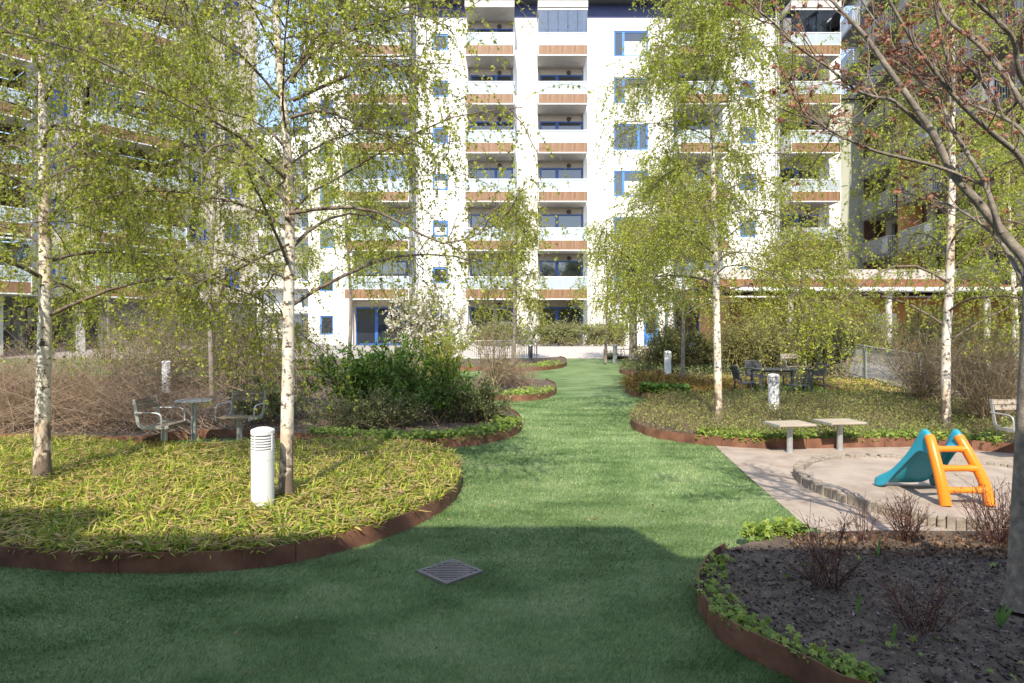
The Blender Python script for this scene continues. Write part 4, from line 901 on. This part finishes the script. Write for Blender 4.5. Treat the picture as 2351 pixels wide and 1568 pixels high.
# ---- shrubs: stems fan out from the foot, side twigs, then leaves near the twig ends
def shrub(name, label, loc, rx, ry, h, nst, ntw, nleaf, twm, lfm, ls, seed, cat_='shrub', group=None, stemr=.007, upright=.9, shape='leaf', spread=.5, twl=(.12, .35), petals=0, kind=None, lean=.16, boxy=False):
    rng = np.random.default_rng(seed); x0, y0 = loc; z0 = float(terr(y0))+.1; o = np.array([x0, y0, z0])
    r = empty(name, tuple(o), 0, label, cat_, group)
    b = np.stack([rng.uniform(-1, 1, nst)*rx*spread, rng.uniform(-1, 1, nst)*ry*spread, np.full(nst, -.05)], 1)+o
    az = rng.uniform(0, 2*np.pi, nst); rad = np.sqrt(rng.random(nst)); tgt = np.stack([x0+np.cos(az)*rad*rx, y0+np.sin(az)*rad*ry, z0+h*np.sqrt(np.clip(1-.75*rad**2, .1, 1))*rng.uniform(.75, 1.05, nst)], 1)
    if boxy: tgt[:, 0] = x0+rng.uniform(-1, 1, nst)*rx; tgt[:, 1] = y0+rng.uniform(-1, 1, nst)*ry; tgt[:, 2] = z0+h*rng.uniform(.72, 1.03, nst)
    d = tgt-b; L = np.linalg.norm(d, axis=1); S = fan(b, L, d, 7, lean*.6, .02, rng)
    li = rng.integers(0, nst, ntw); p, dd = lookup(S, li, rng.uniform(.05 if boxy else .3, 1, ntw)); Tw = fan(p, rng.uniform(*twl, ntw), unit(dd*upright+rng.normal(size=(ntw, 3))*.65), 4, .2, 0, rng)
    meshobj('stems', [tubes_np(S, radii(nst, 7, rng.uniform(.6, 1.2, nst)*stemr, .0018), 4), tubes_np(Tw, radii(ntw, 4, np.full(ntw, stemr*.4), .0013), 3)], M[twm], r, origin=o)
    if nleaf:
        li = rng.integers(0, ntw, nleaf); P, dd = lookup(Tw, li, rng.uniform(.1, 1, nleaf)); D = dd*.5+rng.normal(size=P.shape)*.6+np.array([0, -.05, .15])
        meshobj('foliage', leaf_quads(P, D, ls*rng.uniform(.6, 1.25, nleaf), .3, .1, rng), M[lfm], r, 'stuff', origin=o)
    if petals:
        k = petals//5; li = rng.integers(0, ntw, k); P, dd = lookup(Tw, li, rng.uniform(.3, 1, k)); P = P+rng.normal(size=P.shape)*.02; nn = unit(rng.normal(size=P.shape)+np.array([0, -.8, .5]))
        meshobj('blossom', lobed(P, nn, rng.uniform(.03, .05, k), 5, 2.5, .26, -.1, rng), M['petal'], r, 'stuff', origin=o)
    if kind: r['kind'] = kind
    return r
# green shrubs of the middle bed
shrub('green_shrub', 'tall bright green leafy shrub just right of the forked birch', (-3.0, 13.2), 1.5, .9, 1.55, 60, 900, 11000, 'tantwig', 'greenleaf', .065, 41, stemr=.012)
shrub('green_shrub', 'dark green leafy shrub in the middle of the shrub bed', (-1.75, 12.6), 1.1, .9, 1.25, 50, 800, 9500, 'tantwig', 'greenleaf', .06, 42, stemr=.011)
shrub('green_shrub', 'grey-green rounded shrub at the tip of the shrub bed', (-.72, 12.5), .75, .8, .75, 50, 700, 7000, 'tantwig', 'sageleaf', .05, 43, stemr=.009)
shrub('green_shrub', 'upright leafy shrub with tall thin shoots near the bed tip', (-1.35, 13.6), .55, .5, 2.1, 22, 330, 3600, 'tantwig', 'birchleaf', .06, 44, stemr=.01)
shrub('green_shrub', 'low dark green shrub behind the post chairs', (-4.6, 12.4), .9, .8, .85, 40, 600, 6000, 'tantwig', 'sageleaf', .05, 45, stemr=.009)
shrub('green_shrub', 'low grey-green shrub in front of the dark green ones', (-2.6, 11.6), 1.5, .6, .55, 60, 800, 6500, 'tantwig', 'sageleaf', .045, 46, stemr=.009)
shrub('green_shrub', 'small leafy bush on the far side of the shrub bed', (-2.4, 14.7), .9, .7, 1.6, 34, 520, 5600, 'tantwig', 'greenleaf', .06, 47, stemr=.01)
shrub('blossom_shrub', 'tall shrub covered in white blossom in front of the white block', (-2.6, 20.2), 1.55, 1.3, 3.3, 60, 1500, 12000, 'tantwig', 'birchleaf2', .055, 48, stemr=.016, petals=38000, upright=.6, twl=(.2, .5), spread=.3)
shrub('bare_shrub', 'pale leafless shrub with branching stems beside the path', (-.45, 17.2), .7, .6, 2.0, 16, 420, 250, 'tantwig', 'birchleaf2', .03, 49, stemr=.018, upright=.7, twl=(.25, .7), spread=.25)
# brown and tan thickets on the left
shrub('brown_thicket', 'thicket of bare brown twigs behind the post chairs on the left', (-8.2, 11.9), 3.4, 1.2, 1.4, 700, 9000, 3500, 'browntwig', 'oliveleaf', .025, 50, 'thicket', stemr=.0045, upright=.8, spread=.95, twl=(.1, .32), kind='stuff')
shrub('brown_thicket', 'bare pinkish-brown twigs at the far left edge', (-10.6, 13.0), 2.6, 1.4, 1.25, 500, 6500, 900, 'browntwig', 'oliveleaf', .025, 51, 'thicket', stemr=.0045, upright=.8, spread=.95, twl=(.1, .32), kind='stuff')
shrub('tan_thicket', 'rounded tan thicket just coming into leaf on the rising ground', (-8.6, 18.5), 3.6, 1.6, 2.4, 420, 5600, 32000, 'tantwig', 'oliveleaf', .045, 52, 'thicket', stemr=.007, upright=.6, spread=.9, twl=(.2, .5), kind='stuff')
shrub('brown_thicket', 'patch of upright brown stems in the small bed left of the path', (-.15, 18.9), 1.0, .7, .8, 240, 1500, 300, 'browntwig', 'oliveleaf', .03, 53, 'thicket', stemr=.005, upright=1.4, spread=.95, twl=(.15, .35), kind='stuff')
shrub('brown_thicket', 'brown stems in front of the far garden chairs on the left', (-3.4, 18.6), 1.6, .8, .8, 260, 1700, 900, 'browntwig', 'oliveleaf', .035, 54, 'thicket', stemr=.005, upright=1.2, spread=.95, twl=(.15, .35), kind='stuff')
# hedges along the white block
for i, (x0, x1, l) in enumerate([(1075, 1230, 'clipped olive hedge at the foot of the white block behind the railing'), (1232, 1335, 'clipped hedge under the middle balcony column'), (1338, 1445, 'clipped hedge right of the middle balcony column, by the thin tree')]):
    xa, xb = (x0-CX)*38/F, (x1-CX)*38/F
    shrub('hedge', l, ((xa+xb)/2, 38.6), (xb-xa)/2*1.05, .55, 1.2, 160, 2600, 17000, 'tantwig', 'hedgeleaf', .08, 60+i, 'hedge', stemr=.01, spread=1., upright=1., twl=(.15, .45), boxy=True)
# right-hand hedge line
R_ = [((12.6, 24.5), 2.9, 1.3, 2.3, 'hedgeleaf', 'tall pale green hedge in front of the ochre boards'), ((10.5, 22.3), 1.2, 1.0, 2.15, 'darkleaf', 'dark evergreen bush behind the right-hand black chair'), ((8.4, 22.0), 1.7, 1.1, 1.9, 'oliveleaf', 'olive bush left of the dark evergreen bush'),
      ((14.0, 20.5), 2.4, 1.2, 2.25, 'oliveleaf', 'olive hedge beyond the green post fence'), ((14.6, 16.6), 2.2, 1.1, 2.1, 'oliveleaf', 'olive hedge at the right edge beyond the fence'), ((6.0, 23.2), 1.5, 1.0, 1.6, 'oliveleaf', 'olive bush behind the rear black chair')]
for i, (lc, rx, ry, hh, lm, l) in enumerate(R_):
    shrub('hedge_bush', l, lc, rx, ry, hh, 130, 2400, 24000, 'tantwig', lm, .062, 70+i, 'hedge', stemr=.011, spread=.9, twl=(.2, .5))
shrub('bare_bush', 'leafless brown vase-shaped bush right of the right-hand birch', (8.75, 11.8), .85, .7, 1.75, 130, 1900, 500, 'tantwig', 'oliveleaf', .03, 80, stemr=.009, upright=1.0, spread=.2, twl=(.2, .6))
shrub('bare_bush', 'leafless brown bush behind the pale post chair', (10.2, 12.2), 1.0, .8, 1.8, 130, 1900, 1600, 'tantwig', 'oliveleaf', .035, 81, stemr=.009, upright=1.0, spread=.25, twl=(.2, .6))
shrub('bare_bush', 'leafless brown bush by the green post fence', (9.3, 14.4), 1.0, .8, 1.7, 120, 1700, 1200, 'tantwig', 'oliveleaf', .035, 82, stemr=.009, upright=1.0, spread=.25, twl=(.2, .6))
# red-brown twig shrubs in the mulch bed
for i, (px, py, rx, hh, nst, l) in enumerate([(1900, 1341, .34, .52, 34, 'bare red-twigged shrub in the middle of the bark mulch'), (2080, 1238, .24, .42, 40, 'bare brown shrub in front of the slide ladder'), (2120, 1437, .26, .36, 26, 'bare red-twigged shrub nearest the viewer'), (2288, 1246, .3, .55, 60, 'dense bare brown shrub beside the maple trunk'), (1985, 1240, .22, .3, 16, 'sparse bare twigs at the sandy edge of the mulch bed')]):
    x, y = G(px, py, .13); shrub('twig_shrub', l, (x, y), rx, rx, hh, nst, nst*7, nst*4, 'redtwig', 'litter', .022, 90+i, stemr=.0038, upright=1., spread=.18, twl=(.06, .2), group='bare twig shrubs in the mulch')
# ---- ground covers
def cover(name, label, poly, n, tall, lm, ls, ntw, twm, seed, cl='lobed', up=.8, zoff=.115, dens=None):
    rng = np.random.default_rng(seed); q = inpoly(poly, n, rng)
    if dens is not None: q = q[rng.random(len(q)) < dens(q[:, 0], q[:, 1])]
    z = terr(q[:, 1])+zoff+tall*rng.uniform(.15, 1, len(q)); P = np.column_stack([q, z]); Nn = rng.normal(size=P.shape)*.45+np.array([0, -.15, up])
    parts = lobed(P, Nn, ls*rng.uniform(.6, 1.25, len(P)), 5, 2.2, .24, .1, rng) if cl == 'lobed' else leaf_quads(P, rng.normal(size=P.shape)+np.array([0, 0, .3]), ls*rng.uniform(.6, 1.3, len(P)), .33, .1, rng)
    o = meshobj(name, parts, M[lm]); tag(o, label, 'ground cover', None, 'stuff')
    if ntw:
        q = inpoly(poly, ntw, rng); b = np.column_stack([q, terr(q[:, 1])+zoff]); Tw = fan(b, rng.uniform(.5, 1.3, ntw)*tall, rng.normal(size=(ntw, 3))*.4+np.array([0, 0, 1]), 4, .3, 0, rng)
        tag(meshobj(name+'_stems', tubes_np(Tw, radii(ntw, 4, np.full(ntw, .0035), .0015), 3), M[twm]), 'thin brown stems of the '+name.replace('_', ' '), 'ground cover', None, 'stuff')
R2 = BEDS['r2']
cover('ground_cover', 'low brown-green ground cover filling the bed behind the stools', R2, 46000, .24, 'coverleaf', .036, 9000, 'browntwig', 101, 'quad')
edge = lambda poly, wdt: None
def ring_cover(name, label, pts, wdt, n, lm, ls, tall, seed, zoff=.1, side=.0):
    """leafy fringe along an edge line"""
    rng = np.random.default_rng(seed); c = np.array([(p.x, p.y) for p in cat(pts, 6)]); s = rng.uniform(0, len(c)-1.001, n); i = s.astype(int); f = (s-i)[:, None]
    p = c[i]*(1-f)+c[i+1]*f; t = unit(c[i+1]-c[i]); nn = np.stack([-t[:, 1], t[:, 0]], 1); cl = .5+.5*np.sin(s*2.1+seed)*np.sin(s*.83+1); off = rng.uniform(-.04, 1, n)*wdt*(.45+.55*cl); keep = rng.random(n) < .35+.65*cl
    p = (p+nn*(off*(1 if side >= 0 else -1))[:, None])[keep]; P = np.column_stack([p, terr(p[:, 1])+zoff+rng.uniform(.03, 1, len(p))*tall]); Nn = rng.normal(size=P.shape)*.4+np.array([0, -.25, .8])
    o = meshobj(name, lobed(P, Nn, ls*rng.uniform(.55, 1.2, len(P)), 5, 2.3, .26, .15, rng), M[lm]); return tag(o, label, 'ground cover', None, 'stuff')
ring_cover('geranium_fringe', 'fresh green leafy fringe along the steel edge behind the stools', GG([(1600, 1020), (1700, 1028), (1800, 1031), (2000, 1028), (2150, 1027), (2300, 1040)]), .9, 5200, 'geranium', .05, .14, 102)
ring_cover('geranium_fringe', 'green leaves hanging over the edge of the bark mulch bed', GG([(1990, 1566), (1934, 1544), (1867, 1513), (1783, 1476), (1710, 1443), (1659, 1414), (1631, 1386), (1603, 1346), (1606, 1310), (1628, 1270)], .16), .22, 620, 'geranium', .034, .05, 103, .13, -1)
ring_cover('geranium_fringe', 'sunlit green leaf clump where the mulch bed meets the sand', GG([(1700, 1222), (1760, 1214), (1830, 1212)], .14), .22, 520, 'geranium', .042, .13, 104, .1, -1)
ring_cover('geranium_fringe', 'green leaves along the steel edge under the green shrubs', GG([(700, 1016), (840, 1029), (950, 1031), (1050, 1027), (1130, 1016), (1180, 1001), (1195, 985)]), .55, 3200, 'geranium', .05, .16, 105)
ring_cover('geranium_fringe', 'green leaves along the small steel-edged bed left of the path', GG([(1147, 920), (1197, 921), (1236, 918), (1261, 912), (1274, 903)]), 1.0, 800, 'geranium', .055, .12, 106)
ring_cover('geranium_fringe', 'green leaves along the farthest left steel edge', GG([(1150, 853), (1224, 852), (1277, 847), (1298, 840)]), 1.2, 700, 'geranium', .065, .15, 107)
ring_cover('geranium_fringe', 'dark green clump in front of the bronze grass bed', GG([(1470, 914), (1520, 919), (1580, 922)]), .5, 1500, 'greenleaf', .07, .3, 108)
q = BEDS['r1']
cover('mulch_seedlings', 'scattered small green seedlings on the bark mulch', [p for p in q], 1800, .05, 'geranium', .028, 0, None, 109, dens=lambda x, y: np.clip(.25+.75*np.sin(x*5.1)*np.sin(y*6.3), 0, 1)*(.15+.85*(y < 3.7)))
cover('pale_cover', 'pale green leafy cover round the far bollard lamp', BEDS['r4'], 9000, .32, 'sageleaf', .07, 1500, 'tantwig', 110, 'quad')
cover('rear_cover', 'low green cover in the bed nearest the white building', BEDS['r5'], 5000, .3, 'oliveleaf', .08, 900, 'browntwig', 111, 'quad')
cover('chair_cover', 'low green cover round the black garden chairs', [(4.7, 15.9), (10, 15.9), (9.4, 20.3), (7.2, 20.3)], 9000, .12, 'geranium', .05, 0, None, 112, 'quad', zoff=.0)
cover('bed_litter', 'dry brown leaf litter under the bare bushes', [(7.5, 11), (11, 11), (10.4, 15), (8.2, 15.4)], 5000, .03, 'litter', .05, 0, None, 113, 'quad')
cover('bed_litter', 'dry brown leaf litter under the left-hand shrubs', BEDS['b2'], 9000, .04, 'litter', .05, 0, None, 114, 'quad')
cover('bed_litter', 'dry tan litter on the bank behind the black chairs', [(9, 17.3), (11.3, 17), (11.6, 20.4), (9.4, 20.4)], 4000, .05, 'strap', .06, 0, None, 115, 'quad')
cover('sand_litter', 'dry leaf fragments at the sandy edge of the mulch bed', [(2.3, 5.0), (6, 4.9), (6, 5.5), (2.3, 5.6)], 2600, .03, 'litter', .035, 0, None, 116, 'quad')
# ---- strap leaves
M['tuft'] = leafmat('tuft_leaf', [(0, (.09, .17, .02)), (.4, (.24, .33, .03)), (.75, (.42, .45, .06)), (1, (.55, .48, .14))], .3)
def straps(name, label, poly, n, lm, ln, wd, seed, flat=.4, zoff=.115, up=.8, keep=None):
    rng = np.random.default_rng(seed)
    nc = n//7; c = inpoly(poly, nc, rng); b = np.repeat(c, 7, 0)+rng.normal(size=(nc*7, 2))*.05
    b = b[pip(b, poly)]; Mn = len(b); K = 4
    az = rng.uniform(0, 2*np.pi, Mn); lie = rng.random(Mn) < flat; el = np.where(lie, rng.uniform(-.05, .35, Mn), rng.uniform(.5, 1.35, Mn)*up)
    d = np.stack([np.cos(az)*np.cos(el), np.sin(az)*np.cos(el), np.sin(el)], 1); L = rng.uniform(*ln, Mn)
    P = np.zeros((Mn, K, 3)); P[:, 0] = np.column_stack([b, terr(b[:, 1])+zoff+np.where(lie, rng.uniform(0, .09, Mn), 0)])
    for k in range(1, K):
        P[:, k] = P[:, k-1]+d*(L/(K-1))[:, None]; d = unit(d+np.array([0, 0, -.42])*np.where(lie, .25, 1.)[:, None]+rng.normal(size=d.shape)*.09)
    P[..., 2] = np.maximum(P[..., 2], (terr(P[..., 1])+zoff+.01*rng.random((Mn, 1))))
    s = unit(np.stack([-np.sin(az), np.cos(az), rng.uniform(-.5, .5, Mn)], 1)); w_ = rng.uniform(*wd, Mn)
    prof = np.array([.7, 1., .8, .06]); V = np.stack([P-s[:, None]*(w_[:, None]*prof)[..., None], P+s[:, None]*(w_[:, None]*prof)[..., None]], 2).reshape(-1, 3)
    i = np.arange(Mn*K*2).reshape(Mn, K, 2); Q = np.stack([i[:, :-1, 0], i[:, :-1, 1], i[:, 1:, 1], i[:, 1:, 0]], -1).reshape(-1, 4)
    return tag(meshobj(name, (V, Q), M[lm]), label, 'ground cover', None, 'stuff')
straps('strap_leaves', 'yellow and straw-coloured strap leaves filling the near left bed', BEDS['b1'], 52000, 'strap', (.06, .17), (.004, .008), 121, .75)
straps('strap_tufts', 'fresh yellow-green leaf tufts rising through the straw in the near left bed', BEDS['b1'], 26000, 'tuft', (.09, .22), (.0045, .009), 124, .05, up=.95)
straps('strap_leaves', 'bronze and yellow strap leaves in the bed beside the birch', BEDS['r3'], 9000, 'strap2', (.2, .5), (.006, .012), 122, .15)
straps('strap_leaves', 'straw-coloured strap leaves behind the black chairs', [(5.2, 18.6), (9, 18.8), (10, 20.3), (5.6, 20.4)], 6000, 'strap', (.2, .45), (.007, .013), 123, .2, .1)
# ---- bark chips on the mulch bed
rng = np.random.default_rng(131); q = inpoly(BEDS['r1'], 42000, rng); q = q[q[:, 1] < 5.25]; P = np.column_stack([q, .112+rng.uniform(0, .03, len(q))])
D = rng.normal(size=P.shape)*np.array([1, 1, .28]); tag(meshobj('bark_chips', leaf_quads(P, D, rng.uniform(.008, .05, len(P))*rng.uniform(.4, 1, len(P)), .24, .06, rng), M['chips']), 'dark bark chips covering the bed round the maple', 'mulch', None, 'stuff')
# single sprouting leaves
for i, (px, py, hh, l) in enumerate([(1970, 1410, .13, 'single broad sprouting leaf between two red-twigged shrubs'), (2052, 1477, .11, 'single broad sprouting leaf left of the nearest red-twigged shrub'), (2017, 1280, .14, 'sprouting leaf left of the brown shrub by the slide'), (2300, 1440, .15, 'sprouting pair of broad leaves beside the maple trunk')]):
    x, y = G(px, py, .12); r = empty('sprout', (x, y, .115), random.uniform(-.5, .5), l, 'sprout', 'sprouting bulbs in the mulch')
    for k in range(1 if i < 3 else 3):
        mb = MB(); w_ = .016; a = k*2.1
        rows = [(0, .3), (.25, .8), (.55, 1.), (.8, .7), (1, .02)]; v = []
        for t, ww in rows: cx_, cz = math.sin(a)*.05*t+.02*t*t, hh*(1-.12*k)*t; v += [(cx_-w_*ww, .006*ww, cz), (cx_, -.004*ww+.02*t*t*math.cos(a), cz), (cx_+w_*ww, .006*ww, cz)]
        mb.add(v, [(j*3+s, j*3+s+1, (j+1)*3+s+1, (j+1)*3+s) for j in range(4) for s in (0, 1)], True); mb.build('leaf', M['sprout'], r)
# ---- turf pile: real blades near the viewer
rng = np.random.default_rng(141); n = 520000; yy = 3.0*(17/3.0)**(rng.random(n)**1.15); xx = rng.uniform(-1, 1, n)*(yy*.82+.3)
q = np.column_stack([xx, yy]); keep = ~(pip(q, BEDS['b1']) | pip(q, BEDS['r1']) | pip(q, BEDS['b2']) | pip(q, BEDS['r2']) | pip(q, SAND) | pip(q, BEDS['b3']) | pip(q, BEDS['r3']))
keep &= (np.abs(xx-gx)+np.abs(yy-gy)) > .262; keep &= (yy < 9) | (np.abs(xx) < 6.5); q = q[keep]; Mn = len(q); sc = (q[:, 1]/4.5).clip(.8, 3)
pd = .9*np.sin(q[:, 0]*1.3+.6*q[:, 1])+.8*np.sin(q[:, 1]*1.9-q[:, 0]*.7); az = pd+rng.normal(size=Mn)*1.1
lean = np.stack([np.cos(az), np.sin(az)], 1)*rng.uniform(.2, 1.1, Mn)[:, None]; hgt = rng.uniform(.014, .028, Mn)*(.8+.2*sc); z0 = terr(q[:, 1])
B = np.column_stack([q, z0-.002]); tip = B+np.column_stack([lean*hgt[:, None]*1.3, hgt]); th = rng.uniform(0, np.pi, Mn); sv = np.column_stack([np.cos(th), np.sin(th), np.zeros(Mn)])*(.0022*sc)[:, None]
V = np.stack([B-sv, B+sv, tip], 1).reshape(-1, 3); o = meshobj('turf_blades', (V, np.arange(3*Mn).reshape(Mn, 3)), M['blades']); tag(o, 'short upright fibres of the green artificial turf', 'turf', None, 'stuff')
# fallen bits on the turf
q = np.column_stack([rng.uniform(-3.2, 2.6, 150), rng.uniform(3.3, 8.5, 150)]); q = q[~(pip(q, BEDS['b1']) | pip(q, BEDS['r1']))]; P = np.column_stack([q, terr(q[:, 1])+.02]); D = rng.normal(size=P.shape)*np.array([1, 1, .15])
tag(meshobj('turf_litter', leaf_quads(P, D, rng.uniform(.012, .04, len(P)), .3, .1, rng), M['litter']), 'scattered dry leaf bits lying on the turf', 'litter', None, 'stuff')
